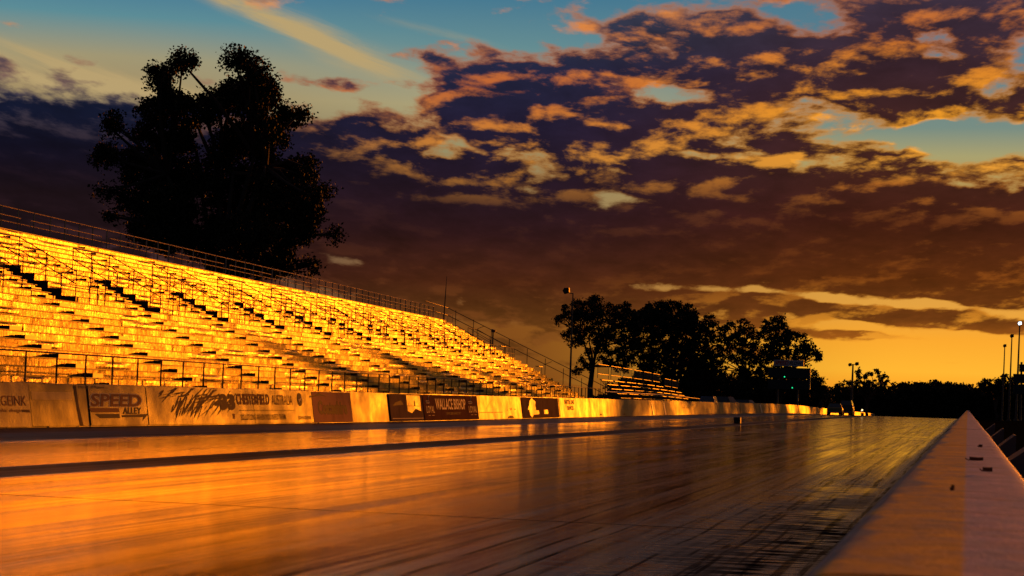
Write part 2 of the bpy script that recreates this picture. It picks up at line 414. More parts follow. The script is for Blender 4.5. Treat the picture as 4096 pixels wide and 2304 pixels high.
def concrete(name, a, b, rough=.5, streak=True):
    rough = max(rough, .48)
    m = N(name); m.b.inputs['Specular IOR Level'].default_value = .10 if streak else 0.0; n = m.noise(sc_=.9, det=6, rough=.6); v = m.noise((3, 3, .5), 1, 4); f = m.noise(sc_=14, det=5, rough=.65)
    c = m.mix(n, a, b)
    if streak: c = m.mix(m.math('MULTIPLY', m.rng(v, .52, .75), .45), c, tuple(x*.45 for x in a))
    c = m.mix(m.math('MULTIPLY', m.rng(m.noise((1.5, 1.5, 1.0), 1, 6, .7), .50, .68), .45), c, tuple(x*.4 for x in a))
    c = m.mix(m.math('MULTIPLY', m.rng(f, .6, .75), .4), c, tuple(x*.5 for x in a))
    m.base(c).set(Roughness=m.rng(n, .3, .7, rough-.12, rough+.1)); m.bump(f, .45, .012); return m.m
M['wall'] = concrete('painted_concrete', (0.110, 0.096, 0.083), (0.156, 0.139, 0.117), .42)
M['wall_pale'] = concrete('pale_glossy_paint', (0.167, 0.155, 0.118), (0.198, 0.182, 0.129), .30)
M['wall_shaded'] = concrete('shaded_lilac_tone', (0.086, 0.071, 0.081), (0.110, 0.093, 0.100), .5)  # lilac darkening puts the shade on this stretch of wall into its colour
M['wall_white'] = concrete('white_wall_paint', (0.131, 0.120, 0.131), (0.172, 0.156, 0.156), .5)
M['wall_tan'] = concrete('tan_wall_paint', (0.132, 0.104, 0.063), (0.173, 0.139, 0.086), .45)
M['wall_brown'] = concrete('brown_advert_paint', (0.1, 0.05, 0.03), (0.16, 0.08, 0.05), .6, False)
M['wall_rust'] = concrete('orange_advert_paint', (.52, .29, .13), (.62, .36, .17), .6, False)
M['wall_dark'] = concrete('dark_picture_paint', (0.09, 0.06, 0.04), (0.26, 0.18, 0.11), .6, False)
M['ink_red'] = simple('faded_red_ink', (.30, .14, .07), .5)
M['ink_dark'] = simple('dark_lettering', (.13, .08, .055), .5)
M['ink_black'] = simple('black_lettering', (.03, .025, .03), .5)
M['ink_cream'] = simple('cream_lettering', (.78, .66, .42), .5)
M['ink_grey'] = simple('grey_green_ink', (.13, .11, .07), .5)
M['ink_faint'] = simple('faint_lettering', (.13, .085, .06), .5)
M['scuff'] = simple('tyre_rubber_scuff', (.13, .085, .06), .8)
for k_ in ('ink_red', 'ink_dark', 'ink_black', 'ink_cream', 'ink_grey', 'ink_faint', 'scuff'):
    b_ = M[k_].node_tree.nodes['Principled BSDF']; b_.inputs['Specular IOR Level'].default_value = .06; b_.inputs['Roughness'].default_value = .75

# near wall: worn yellow stripe over the left half, whitewash over the right half
m = N('near_wall_concrete'); o3 = m.xyz(); X, Y, Z = o3[0], o3[1], o3[2]
n = m.rng(m.noise((16, 9, 16), 1, 5, .7), .36, .64); b_ = m.noise((5, 16, 5), 1, 5, .65, .3); lo = m.noise((6, 2.2, 6), 1, 4, .6)
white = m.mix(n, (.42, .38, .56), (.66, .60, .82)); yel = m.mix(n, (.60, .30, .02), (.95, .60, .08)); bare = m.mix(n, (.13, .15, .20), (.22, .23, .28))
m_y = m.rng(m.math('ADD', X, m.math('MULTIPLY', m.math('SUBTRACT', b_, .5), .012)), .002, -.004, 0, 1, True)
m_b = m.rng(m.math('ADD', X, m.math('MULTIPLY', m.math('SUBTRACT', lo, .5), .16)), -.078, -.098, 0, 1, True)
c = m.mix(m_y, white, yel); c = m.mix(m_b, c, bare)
c = m.mix(m.math('MULTIPLY', m.rng(b_, .52, .66), .6), c, (.16, .11, .10))
c = m.mix(m.math('MULTIPLY', m.rng(m.noise((9, 28, 9), 1, 4, .7), .52, .68), .5), c, (.20, .13, .13))
c = m.mix(m.math('MULTIPLY', m.rng(m.noise((60, 50, 60), 1, 4, .7), .60, .70), .7), c, (.07, .045, .04))
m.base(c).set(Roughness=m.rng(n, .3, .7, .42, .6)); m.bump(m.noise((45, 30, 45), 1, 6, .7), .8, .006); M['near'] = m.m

# ------------------------------------------------------------------ ground and racing surface
def gz(y):
    if y < 225: return 0.0
    if y < 270: return -5.5e-5*(y-225)**2
    if y < 900: return -.1114-.0071*(y-270)
    return -.1114-.0071*630
ys = np.unique(np.concatenate([np.arange(-60, 220, 20), np.arange(220, 290, 5), np.arange(290, 900, 30), np.arange(900, 4200, 300)]))
xs = np.array([-2500, -900, -300, -120, -60, -30, -22, 0, 20, 60, 150, 500, 1500, 2500.])
V = np.zeros((len(xs), len(ys), 3)); V[..., 0] = xs[:, None]; V[..., 1] = ys[None]; V[..., 2] = np.array([gz(y) for y in ys])[None]-.012
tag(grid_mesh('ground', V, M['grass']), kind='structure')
WY = [-60, 20, 40, 56, 77, 120, 170, 300, 700]; WL = [22.6, 22.6, 22.3, 21.6, 21.2, 21.75, 22.1, 22.0, 22.0]
def Lw(y): return float(np.interp(y, WY, WL))
ys = np.concatenate([np.arange(-20, 225, 5), np.arange(225, 300, 3), np.arange(300, 700, 20)])
V = np.zeros((9, len(ys), 3))
for j, y in enumerate(ys):
    for i, t in enumerate(np.linspace(0, 1, 9)): V[i, j] = (-(Lw(y)+.1)*(1-t)+ .0*t, y, gz(y))
tag(grid_mesh('track', V, M['track']), kind='structure')

# ------------------------------------------------------------------ far concrete wall
WH, LEAN = 1.09, .17
def wf(y, t, off=0.0):                    # point on the wall's front face
    return Vector((-(Lw(y)+LEAN*t)+off, y, gz(y)+WH*t))
def wy(px, t=.5): return bisect(lambda y: proj(wf(y, t))[0] < px, 20, 900)
wall = tag(empty('concrete_wall', (-22, 80, 0)), 'long pale concrete wall with faded painted adverts along the far side of the track', 'wall')
jpx = [-420, -200, 20, 186, 352, 584, 863, 1011, 1168, 1268, 1376, 1499, 1603, 1690, 1730, 1860, 1908, 2000, 2084, 2160, 2236, 2310, 2360, 2440, 2500, 2567, 2650, 2740, 2850, 2960, 3040, 3100, 3165, 3220, 3260, 3300, 3340, 3380, 3420, 3450, 3470, 3490, 3500]
jy_ = [wy(p) for p in jpx]
def wall_panel(y0, y1, mat, k):
    n = max(2, int((y1-y0)/1.2)+1); b = MB(); g = .018
    yy = np.linspace(y0+g, y1-g, n); dx = random.uniform(-.016, .014); dz = random.uniform(-.012, .012); tw = random.uniform(-.012, .012)
    prof = [(0, 0, 0), (LEAN*.22, .22, 0), (LEAN*.55, .55, 0), (LEAN*.95, .95, 0), (LEAN, .995, 0), (LEAN+.03, 1.0, 0), (LEAN+.22, 1.0, 0), (LEAN+.25, .99, 0), (LEAN+.55, 0, 0)]
    vs = []
    for i, y in enumerate(yy):
        for (o, t, _) in prof: vs.append((-(Lw(y)+o)+dx+tw*(i/(n-1)-.5), y, gz(y)+WH*t+(dz if t > .5 else 0)))
    m_ = len(prof); fs = []
    for i in range(n-1):
        for j in range(m_-1): fs.append((i*m_+j, (i+1)*m_+j, (i+1)*m_+j+1, i*m_+j+1))
    fs += [tuple(range(m_)), tuple((n-1)*m_+j for j in range(m_-1, -1, -1))]
    b.add(vs, fs); b.build('wall_panel', mat, wall)
pm = {2565: 'wall_shaded', 2650: 'wall_shaded', 2740: 'wall_shaded', 3040: 'wall_shaded', 3100: 'wall_shaded'}
for i in range(len(jy_)-1):
    key = 'wall'
    if 2560 < jpx[i] < 2990: key = 'wall_shaded'
    if 1360 < jpx[i] < 1550: key = 'wall_tan'
    if 2230 < jpx[i] < 2300: key = 'wall_pale'
    if jpx[i] > 3350: key = 'wall_pale'
    wall_panel(jy_[i], jy_[i+1], M[key], i)

def on_wall(u, v, off): return wf(u, v, off)
def patch(name, px0, px1, t0, t1, mat, parent=None, off=.030, poly=None, label=None):
    """painted area lying a few mm proud of the wall face; poly in (0..1, 0..1)"""
    y0, y1 = wy(px0), wy(px1); poly = poly or [(0, 0), (1, 0), (1, 1), (0, 1)]
    # subdivide along y
    b = MB(); th = .006
    if len(poly) == 4 and poly[0] == (0, 0) and poly[2] == (1, 1):
        n = max(2, int((y1-y0)/1.0)+1)
        for i in range(n-1):
            a, c = y0+(y1-y0)*i/(n-1), y0+(y1-y0)*(i+1)/(n-1); mid = (t0+t1)/2
            q = [wf(a, t0, off), wf(c, t0, off), wf(c, t1, off), wf(a, t1, off)]
            b.add([tuple(p) for p in q], [(0, 1, 2, 3)])
    else:
        b.add([tuple(wf(y0+(y1-y0)*u, t0+(t1-t0)*v, off)) for u, v in poly], [tuple(range(len(poly)))])
    o = b.build(name, mat, parent or wall)
    if label: o['label'] = label
    return o
def lettering(txt, px0, px1, t0, t1, mat, parent, off=.036, bold=0.0, shear=0.0, name='lettering', space=1.0):
    cu = bpy.data.curves.new('txt', 'FONT'); cu.body = txt; cu.size = 1; cu.offset = bold; cu.shear = shear; cu.space_character = space; cu.resolution_u = 3
    ob = bpy.data.objects.new('txt', cu); C.objects.link(ob); bpy.context.view_layer.update()
    me = bpy.data.meshes.new_from_object(ob.evaluated_get(bpy.context.evaluated_depsgraph_get()))
    bpy.data.objects.remove(ob)
    n = len(me.vertices); co = np.zeros(n*3); me.vertices.foreach_get('co', co); co = co.reshape(-1, 3)
    lo, hi = co.min(0), co.max(0); y0, y1 = wy(px0), wy(px1)
    for i, v in enumerate(me.vertices):
        u = (co[i, 0]-lo[0])/(hi[0]-lo[0]); w = (co[i, 1]-lo[1])/(hi[1]-lo[1])
        v.co = wf(y0+(y1-y0)*u, t0+(t1-t0)*w, off)
    me.materials.clear(); me.materials.append(mat); me.update()
    return link(name, me, parent)
def marks(name, px0, px1, t0, t1, n, mat, parent, slope=0, size=(.3, .03), off=.036):
    y0, y1 = wy(px0), wy(px1); b = MB(); r_ = random.Random(px0)
    for _ in range(n):
        y = r_.uniform(y0, y1); t = r_.uniform(t0, t1); l = size[0]*r_.uniform(.4, 1.4); w = size[1]*r_.uniform(.4, 1.5); k = slope+r_.uniform(-.25, .25)
        dy, dt = l/2, k*l/2
        p = [(y-dy, t-dt), (y-dy*.2, t-dt*.2-w/2), (y+dy, t+dt-w*.2), (y+dy*.9, t+dt+w*.3), (y, t+w/2)]
        b.add([tuple(wf(a, min(.98, max(.02, c)), off+.0006*r_.random())) for a, c in p], [(0, 1, 2, 3, 4)])
    return b.build(name, mat, parent)
# adverts, left to right
s_ = patch('painted_advert', -300, 116, .02, .97, M['wall_white'], label='white advert panel with thin red lettering')
lettering('IMAGEINK', -62, 102, .48, .70, M['ink_red'], s_)
lettering('graphic design', -40, 80, .32, .42, M['ink_red'], s_, shear=.3)
patch('advert_bar', 82, 114, .335, .395, M['ink_dark'], s_, .036, [(0, .2), (.8, 0), (1, 0), (.9, 1), (0, 1)])
s_ = patch('painted_advert', 118, 345, .03, .97, M['wall_tan'], label='blank faded tan advert panel')
patch('faded_band', 124, 285, .62, .80, concrete('faded_tan_band', (.36, .27, .16), (.46, .34, .2), .5), s_, .036)
patch('faded_stripe', 296, 322, .02, .96, M['ink_faint'], s_, .036, [(.45, 0), (1, 0), (.55, .5), (.4, 1), (0, 1), (.2, .5)])
s_ = patch('painted_advert', 354, 582, .03, .97, M['wall'], label='faded advert panel with fat red lettering and bars')
lettering('SPEED', 352, 566, .46, .80, M['ink_cream'], s_, .034, .075, .15)
lettering('SPEED', 358, 562, .48, .78, M['ink_red'], s_, .040, .025, .15)
patch('advert_bar', 348, 470, .34, .44, M['ink_red'], s_, .036, [(.1, 0), (1, 0), (1, 1), (0, 1)])
patch('advert_bar', 372, 470, .20, .30, M['ink_grey'], s_, .036, [(.2, 0), (1, 0), (1, 1), (0, 1)])
patch('advert_bar', 480, 585, .22, .27, M['ink_grey'], s_, .036, [(0, 0), (.8, 0), (.75, -2), (1, 1.6), (0, 1)])
lettering('ALLEY', 484, 560, .30, .46, M['ink_grey'], s_, .037, .02, .15)
lettering('House of Power', 316, 420, .90, .965, M['ink_faint'], s_)
s_ = patch('painted_advert', 586, 1010, .03, .97, M['wall'], label='advert panel scuffed by black tyre rubber')
marks('tyre_scuff', 640, 880, .70, .93, 26, M['scuff'], s_, .25, (.9, .045))
marks('tyre_scuff', 680, 800, .28, .62, 30, M['scuff'], s_, .7, (.5, .06))
marks('tyre_scuff', 700, 930, .36, .80, 34, M['scuff'], s_, .35, (.8, .025))
marks('tyre_scuff', 862, 930, .5, .66, 10, M['scuff'], s_, .25, (.9, .06))
lettering('33', 878, 938, .40, .84, M['ink_faint'], s_, .039, .06)
patch('advert_bar', 922, 932, .16, .30, M['ink_red'], s_, .036, [(.2, 0), (.8, 0), (1, 1), (0, 1)])
s_ = patch('painted_advert', 1012, 1246, .03, .97, M['wall_tan'], label='tan advert panel with a dark oval deer badge')
lettering('CHESTERFIELD', 944, 1076, .55, .86, M['ink_red'], s_, .040, .035)
lettering('AUSTRALIA', 1086, 1168, .55, .84, M['ink_red'], s_, .040, .0)
patch('advert_bar', 950, 1172, .385, .40, M['ink_dark'], s_, .040)
lettering('SOLUTIONS WHEN YOU NEED THEM', 956, 1134, .12, .28, M['ink_faint'], s_, .040, .01)
ov = patch('oval_badge', 1188, 1207, .52, .92, M['ink_grey'], s_, .040, [(.5+.5*cos(a), .5+.5*sin(a)) for a in np.linspace(0, 2*pi, 21)[:-1]])
patch('badge_deer', 1191, 1206, .62, .84, M['ink_cream'], ov, .046, [(0, .45), (.35, .5), (.8, .75), (.7, 1), (1, .8), (.95, .6), (.75, .5), (.9, .1), (.7, .35), (.45, .3), (.1, 0), (.2, .3)])
lettering('JOHN DEERE', 1184, 1236, .09, .22, M['ink_dark'], s_, .040, .02)
s_ = patch('painted_advert', 1248, 1403, .02, .97, M['wall_rust'], label='orange brown advert panel with a roof mark')
lettering('Coateshire', 1268, 1384, .26, .70, M['ink_dark'], s_, .036, .05)
patch('advert_roof_mark', 1238, 1306, .78, .93, M['ink_dark'], s_, .036, [(0, 0), (.6, .5), (1, .3), (.65, .85), (.55, 1), (.3, .45), (0, .35)])
s_ = patch('painted_advert', 1557, 1688, .02, .97, M['wall_dark'], label='dark glossy picture panel on the wall')
patch('picture_shape', 1626, 1680, .30, .93, M['wall_pale'], s_, .036, [(0, .1), (.3, 0), (.6, .25), (1, .1), (1, 1), (0, 1)])
patch('picture_line', 1624, 1684, .545, .56, M['ink_dark'], s_, .042); patch('picture_line', 1654, 1658, .55, .74, M['ink_dark'], s_, .042)
patch('picture_shape', 1566, 1612, .55, .75, M['ink_dark'], s_, .036, [(0, 0), (1, .2), (.8, 1), (.3, .6)])
patch('picture_line', 1562, 1686, .10, .12, M['ink_cream'], s_, .036)
s_ = patch('painted_advert', 1692, 1906, .02, .97, M['wall_brown'], label='dark brown advert panel with cream capitals')
lettering('WALLACE BISHOP', 1740, 1860, .42, .84, M['ink_cream'], s_, .036, .02)
lettering('JEWELLERS SINCE 1917', 1780, 1838, .20, .32, M['ink_faint'], s_, .036)
for a_ in (1702, 1872):
    lettering('LOYAL', a_, a_+32, .30, .56, M['ink_cream'], s_, .036)
    b = MB()
    y0, y1 = wy(a_), wy(a_+20)
    for dy_, r0 in ((0, .10), (.5, .10), (.25, .07)):
        cyy = y0+(y1-y0)*(.2+.6*dy_); pts = [wf(cyy+(y1-y0)*.28*cos(q), .70+.045*sin(q), .038) for q in np.linspace(0, 2*pi, 9)]
        b.tube(pts, .012, 4, cap=False)
    b.tube([wf(y0+(y1-y0)*.45, .74, .038), wf(y0+(y1-y0)*.6, .90, .038), wf(y0+(y1-y0)*.95, .97, .038)], .016, 4)
    b.build('ring_emblem', M['ink_cream'], s_)
    patch('advert_dash', a_+6, a_+14, .20, .215, M['ink_cream'], s_, .036); patch('advert_dash', a_+20, a_+29, .20, .215, M['ink_cream'], s_, .036)
s_ = patch('painted_advert', 1909, 2082, .02, .97, M['wall_pale'], label='pale glossy advert panel with a thin dark line')
patch('advert_bar', 1912, 2006, .285, .31, M['ink_dark'], s_, .036)
marks('advert_marks', 2024, 2062, .36, .46, 7, M['ink_dark'], s_, .1, (.5, .03))
patch('advert_shape', 2022, 2050, .03, .16, M['ink_faint'], s_, .036, [(0, 0), (1, 0), (.85, .8), (.5, 1), (.15, .7)])
patch('advert_hill', 1940, 1990, .45, .85, M['wall_tan'], s_, .036, [(0, 0), (1, .2), (1, .9), (.6, 1), (.3, .5)])
s_ = patch('painted_advert', 2086, 2233, .02, .97, M['wall_dark'], label='brown advert panel with a pale figure')
patch('pale_figure', 2108, 2142, .40, .95, M['wall_pale'], s_, .036, [(0, 0), (.95, 0), (.9, .35), (1, .7), (.75, .85), (.6, 1), (.35, .8), (.2, .4)])
patch('pale_figure', 2106, 2152, .04, .42, M['wall_pale'], s_, .0365, [(.15, 1), (.2, .3), (.35, .0), (.5, .35), (1, .4), (.98, .85), (.62, .9), (.6, 1)])
patch('pale_block', 2172, 2188, .20, .40, M['wall_tan'], s_, .036)
s_ = patch('painted_advert', 2237, 2308, .02, .97, M['wall_pale'], label='pale advert panel with two short black words')
lettering('BARTOL LINE', 2257, 2296, .68, .90, M['ink_black'], s_, .036, .04)
lettering('SERVICES', 2266, 2292, .38, .58, M['ink_black'], s_, .036, .04)
for p in (2606, 2654, 3040):
    patch('paint_slash', p, p+7, .04, .9, M['white'], wall, .030, [(.4, 0), (1, 0), (.5, 1), (0, .9)])
for i, p in enumerate((2395, 2489, 2730, 2745)):
    patch('bolt_plate', p, p+8, .08 if i < 2 else .5, .16 if i < 2 else .54, M['ink_dark'], wall, .030)

# ------------------------------------------------------------------ near wall, right under the camera
near = tag(empty('concrete_barrier', (.0, 8, 0)), 'concrete barrier with worn yellow and white top running away from the camera', 'barrier')
ZT = CAMZ-.12
prof = [(-.33, 0), (-.30, .12), (-.17, .55), (-.150, .80)]
for a in np.linspace(0, 90, 7): prof.append((-.118+.03-.03*cos(radians(a))-.006*(1-a/90), ZT-.030+.030*sin(radians(a))))
prof += [(-.03, ZT+.001), (.03, ZT+.001)]
for a in np.linspace(90, 0, 7): prof.append((.080+.035*cos(radians(a))+.010*(1-a/90), ZT-.035+.035*sin(radians(a))))
prof += [(.150, .80), (.17, .55), (.30, .12), (.33, 0)]
yj = [-1.2, 1.45, 4.1, 6.8, 9.6, 12.4, 15.2, 18.0, 20.9, 23.8, 26.7] + [29.6+2.9*i for i in range(70)]
for i in range(len(yj)-1):
    y0, y1 = yj[i]+.010, yj[i+1]-.010; b = MB(); dz = random.uniform(-.0012, .0012)*(1 if i < 14 else 4); dx = random.uniform(-.003, .003); vs = []
    yy = list(np.linspace(y0, y1, 5)); ins = [0]*5
    cxs = .0
    for y, q in zip(yy, ins):
        for (x, z) in prof: vs.append((x*(1-q*3)+dx, y, gz(y)+(z-q+dz if z > .5 else z)))
    k = len(prof); fs = []
    for a in range(len(yy)-1):
        for j in range(k-1): fs.append((a*k+j, (a+1)*k+j, (a+1)*k+j+1, a*k+j+1))
    fs = [tuple(reversed(f)) for f in fs]
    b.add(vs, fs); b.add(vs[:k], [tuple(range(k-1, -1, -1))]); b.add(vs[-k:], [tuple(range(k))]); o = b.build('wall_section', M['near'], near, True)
jm = simple('dark_joint', (.04, .045, .07), .7)
for i in range(1, 12):
    b = MB(); b.box(-.11, .11, yj[i]-.009, yj[i]+.009, .2, ZT-.010); b.build('joint_filler', jm, near)
# dead leaves on top of it
def leaf_at(px, py, L_, ang, label):
    d = ray(px, py); p = CAMP+d*((ZT+.006-CAMZ)/d.z); b = MB(); n = 9; vs = []
    for i in range(n):
        t = i/(n-1); w = .30*sin(pi*t)**.8*(1-.3*t)+.015
        cx_, cy_ = (t-.5)*L_*cos(ang), (t-.5)*L_*sin(ang); nx, ny = -sin(ang)*w*L_, cos(ang)*w*L_
        z = .001+.05*L_*(t-.5)**2*2
        vs += [(p.x+cx_+nx, p.y+cy_+ny*1.0, p.z+z+.006), (p.x+cx_, p.y+cy_, p.z+z), (p.x+cx_-nx, p.y+cy_-ny, p.z+z+.008)]
    fs = []
    for i in range(n-1):
        fs += [(i*3, i*3+1, i*3+4, i*3+3), (i*3+1, i*3+2, i*3+5, i*3+4)]
    b.add(vs, fs); b.tube([vs[1], (vs[1][0]-.3*L_*cos(ang), vs[1][1]-.3*L_*sin(ang), vs[1][2]+.004)], .0012, 4)
    return tag(b.build('dead_leaf', M['deadleaf']), label, 'leaf', 'dead leaves on the near barrier')
M['deadleaf'] = simple('dry_leaf', (.07, .028, .014), .7)
leaf_at(3905, 1845, .034, .5, 'largest brown dead leaf lying on the white side of the near barrier')
leaf_at(3950, 1889, .020, -.5, 'narrow dead leaf on the white side just nearer than the largest leaf')
leaf_at(3922, 1790, .014, .6, 'small dark leaf beyond the largest one on the barrier top')
leaf_at(3811, 1965, .008, 1.0, 'tiny dark speck of leaf on the yellow stripe of the near barrier')

# wedge blocks standing behind the near wall
for i, (px, py, w) in enumerate([(4002, 1862, .44), (3992, 1732, .44), (3955, 1714, .40), (3934, 1692, .4), (3914, 1672, .4)]):
    Y = (14.5, 24.5, 33, 44, 58)[i]; x0 = .36; b = MB()
    zt = .80
    b.prism([(x0, Y, 0), (x0+w, Y, 0), (x0+w*1.02, Y, zt), (x0+w*.97, Y, zt), (x0+.05, Y, zt-.27), (x0, Y, zt-.36)], (0, 1.6, 0))
    lab = ['grey wedge shaped concrete block nearest the camera behind the barrier', 'grey wedge block second nearest behind the barrier with a pointed top corner', 'grey wedge block in the middle of the row behind the barrier', 'grey wedge block second farthest behind the barrier', 'farthest small grey wedge block behind the barrier'][i]
    tag(b.build('wedge_block', simple('grey_block', (.055, .058, .07), .7)), lab, 'concrete block', 'wedge blocks behind the near barrier')

# ------------------------------------------------------------------ main grandstand
GA, L0, GZ0, GR, GQ, NR, GEND = .0532, 23.64, .68, .6066, .3021, 24, 184.0
def S(s, k=0.0, dz=0.0, dL=0.0):
    L = L0+k*GR+dL
    return Vector((-sin(GA)*s-cos(GA)*L, cos(GA)*s-sin(GA)*L, GZ0+k*GQ+dz))
stand = tag(empty('grandstand', tuple(S(100, 0, -.68))), 'huge tiered grandstand with gold lit seat rows behind the far wall', 'grandstand')
AISLE = [73.4+10.12*i for i in range(-4, 11)]
PITS = [(a+1.4, a+3.9) for a in AISLE if 60 < a < 178]
P0, P1 = 13, 18                          # rows cut by the entry openings
S_START = 30.0
def row_spans(k):
    sp_ = [(S_START, GEND)]
    if P0 <= k < P1:
        sp_ = []; a = S_START
        for p, q in PITS: sp_.append((a, p)); a = q
        sp_.append((a, GEND))
    return sp_
def fold(s, seed): return np.sin(s*5.1+seed)*.35+np.sin(s*9.7+seed*2.3)*.3+np.sin(s*17.3+seed*5.1)*.25+np.sin(s*2.3+seed*1.7)*.5
for k in range(0, NR+1):
    vs_all = []; f_all = []; n0 = 0; b = MB()
    for (a, c) in row_spans(k):
        # deck plank
        p = []
        for s in (a, c):
            for dL, dz in ((-.025, -.035), (-.025, 0), (GR-.03, 0), (GR-.03, -.035)): p.append(tuple(S(s, k, dz, dL)))
        b.add(p, [(1, 2, 6, 5), (2, 3, 7, 6), (3, 0, 4, 7), (0, 3, 2, 1), (4, 5, 6, 7)], 1)
        b.add(p, [(0, 1, 5, 4)], 2)  # front lip coloured dark to draw the shadow line of each row
        # hanging sheets with creases
        s = a
        while s < c-.05:
            ln = random.uniform(.35, .6) if k == 0 else random.choice([2.4, 2.4, 3.0, 3.6, 4.8])
            e = min(s+ln, c); gap = .03 if k == 0 else .005
            nx = max(3, int((e-s)/.16)+1); ss = np.linspace(s+gap, e-gap, nx); hv = np.array([0, .3, .65, 1.0])
            seed = random.uniform(0, 60); amp = random.choice([.004, .006, .010, .018]) ; tilt = random.uniform(-.012, .008); yaw = random.uniform(-.008, .008); sag = random.choice([0, 0, 0, 1])*random.uniform(.02, .05)
            mid = (s+e)/2; base = []
            for v_ in hv:
                out_ = amp*fold(ss+.25*v_*sag*20, seed)*(.3+v_) + tilt*v_*.5 + yaw*(ss-mid) + sag*np.sin(pi*v_)*np.sin(pi*(ss-s)/(e-s))
                zz = -.036-(GQ-.036-.014)*v_
                for si, oi in zip(ss, out_):
                    q = S(si, k, zz, .02-oi); base.append((q.x, q.y, q.z))
            fs = [(j*nx+i, (j+1)*nx+i, (j+1)*nx+i+1, j*nx+i+1) for j in range(3) for i in range(nx-1)]
            fs = [tuple(reversed(f)) for f in fs]
            b.add(base, fs, 0); s = e
    b.build('seat_row', [M['sheetg'] if k == 0 else M['sheet'], M['deck'], M['dark']], stand)
# skirt, end wall, rear wall
b = MB()
b.prism([S(GEND+.02, 0, -.68), S(GEND+.02, 0, -.04)] + [q for k in range(NR+1) for q in (S(GEND+.02, k, -.045), S(GEND+.02, k, -.045, GR-.03))] + [Vector((S(GEND, NR, 0, GR).x, S(GEND, NR, 0, GR).y, 0))], S(GEND+.1)-S(GEND+.02))
b.build('end_wall', M['dark'], stand)
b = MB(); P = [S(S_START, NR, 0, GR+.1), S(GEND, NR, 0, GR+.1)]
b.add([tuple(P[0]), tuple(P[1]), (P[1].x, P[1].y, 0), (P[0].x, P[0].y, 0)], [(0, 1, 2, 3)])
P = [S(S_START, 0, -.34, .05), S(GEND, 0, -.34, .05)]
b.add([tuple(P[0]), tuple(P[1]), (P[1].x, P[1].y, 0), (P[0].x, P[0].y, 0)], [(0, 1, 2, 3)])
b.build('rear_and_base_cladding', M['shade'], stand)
# entry openings, their insides coloured dark for the shade in them
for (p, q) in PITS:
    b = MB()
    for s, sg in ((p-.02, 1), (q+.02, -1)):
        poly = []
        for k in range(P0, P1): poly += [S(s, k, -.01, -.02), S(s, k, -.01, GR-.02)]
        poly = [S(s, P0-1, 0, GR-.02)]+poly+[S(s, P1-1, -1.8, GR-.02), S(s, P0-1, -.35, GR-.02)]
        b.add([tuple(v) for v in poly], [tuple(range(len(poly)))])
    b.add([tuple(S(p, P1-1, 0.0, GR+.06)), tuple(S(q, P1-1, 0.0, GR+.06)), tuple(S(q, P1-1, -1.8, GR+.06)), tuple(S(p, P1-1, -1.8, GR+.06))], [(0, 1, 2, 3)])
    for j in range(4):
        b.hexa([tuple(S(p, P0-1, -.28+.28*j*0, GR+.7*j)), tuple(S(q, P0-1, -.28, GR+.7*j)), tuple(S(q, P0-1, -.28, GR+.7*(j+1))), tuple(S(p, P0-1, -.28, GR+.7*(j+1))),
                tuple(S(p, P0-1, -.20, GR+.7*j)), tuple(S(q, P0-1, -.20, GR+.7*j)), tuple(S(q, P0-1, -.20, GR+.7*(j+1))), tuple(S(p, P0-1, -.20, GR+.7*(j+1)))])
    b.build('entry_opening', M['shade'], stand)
    # guard rails round the opening
    b = MB(); R_ = .024
    a0, a1 = p-1.5, q+.35
    top, low = P1-.6, P0-1.2
    for hgt in (1.05, .55):
        b.tube([S(a0, top, hgt), S(a1, top, hgt)], R_)
        b.tube([S(a1, top, hgt), S(a1, P0+.2, hgt-.1)], R_); b.tube([S(a0, top, hgt), S(a0+.1, P0+1.0, hgt-.1)], R_)
        b.tube([S(q+.2, P0-.9, hgt), S(q+1.9, P0-.9, hgt)], R_)
        b.tube([S(p-.3, P0-.9, hgt), S(q+.2, P0-.9, hgt)], R_)
    for s, k in ((a0, top), ((a0+a1)/2, top), (a1, top), (a1, P0+2.4), (a1, P0+.2), (a0+.1, P0+1.0), (a0+.05, P0+2.9), (q+.2, P0-.9), (q+1.9, P0-.9), (p-.3, P0-.9), (q+1.05, P0-.9)):
        b.tube([S(s, k, -.3), S(s, k, 1.05)], R_)
    b.build('entry_railing', M['railb'], stand)
# aisle half steps
steps = []
for a in AISLE:
    if a > GEND-2: continue
    for k in range(1, NR+1):
        w = random.uniform(.78, .95)
        if any(p-.1 < a+w and a < q+.1 for p, q in PITS) and P0 <= k < P1: continue
        steps.append((a+random.uniform(-.06, .06), k, w))
    for k in range(1, NR+1, 1):
        pass
def inview(t):
    x, y = proj(S(t[0], t[1])); return -60 < x < 4160
steps = [t for t in steps if inview(t)]
steps.sort(key=lambda t: S(t[0], t[1]).length)
def step_box(b, t):
    s, k, w = t; d0, d1, h0, h1 = -.40, -.04, -GQ+.002, -GQ+.145
    P = [S(s, k, h0, d0), S(s+w, k, h0, d0), S(s+w, k, h0, d1), S(s, k, h0, d1), S(s, k, h1, d0), S(s+w, k, h1, d0), S(s+w, k, h1, d1), S(s, k, h1, d1)]
    P = [tuple(v) for v in P]
    b.add(P, [(3, 2, 1, 0), (4, 5, 6, 7), (0, 1, 5, 4), (1, 2, 6, 5), (2, 3, 7, 6)], 0); b.add(P, [(3, 0, 4, 7)], 1)  # end face turned from the sun gets its shade as a dark colour
for t in steps[:100]:
    b = MB(); step_box(b, t); b.build('aisle_step', [M['step'], M['shade']], stand)
b = MB()
for t in steps[100:]: step_box(b, t)
tag(b.build('aisle_steps', [M['step'], M['shade']], stand), kind='stuff')
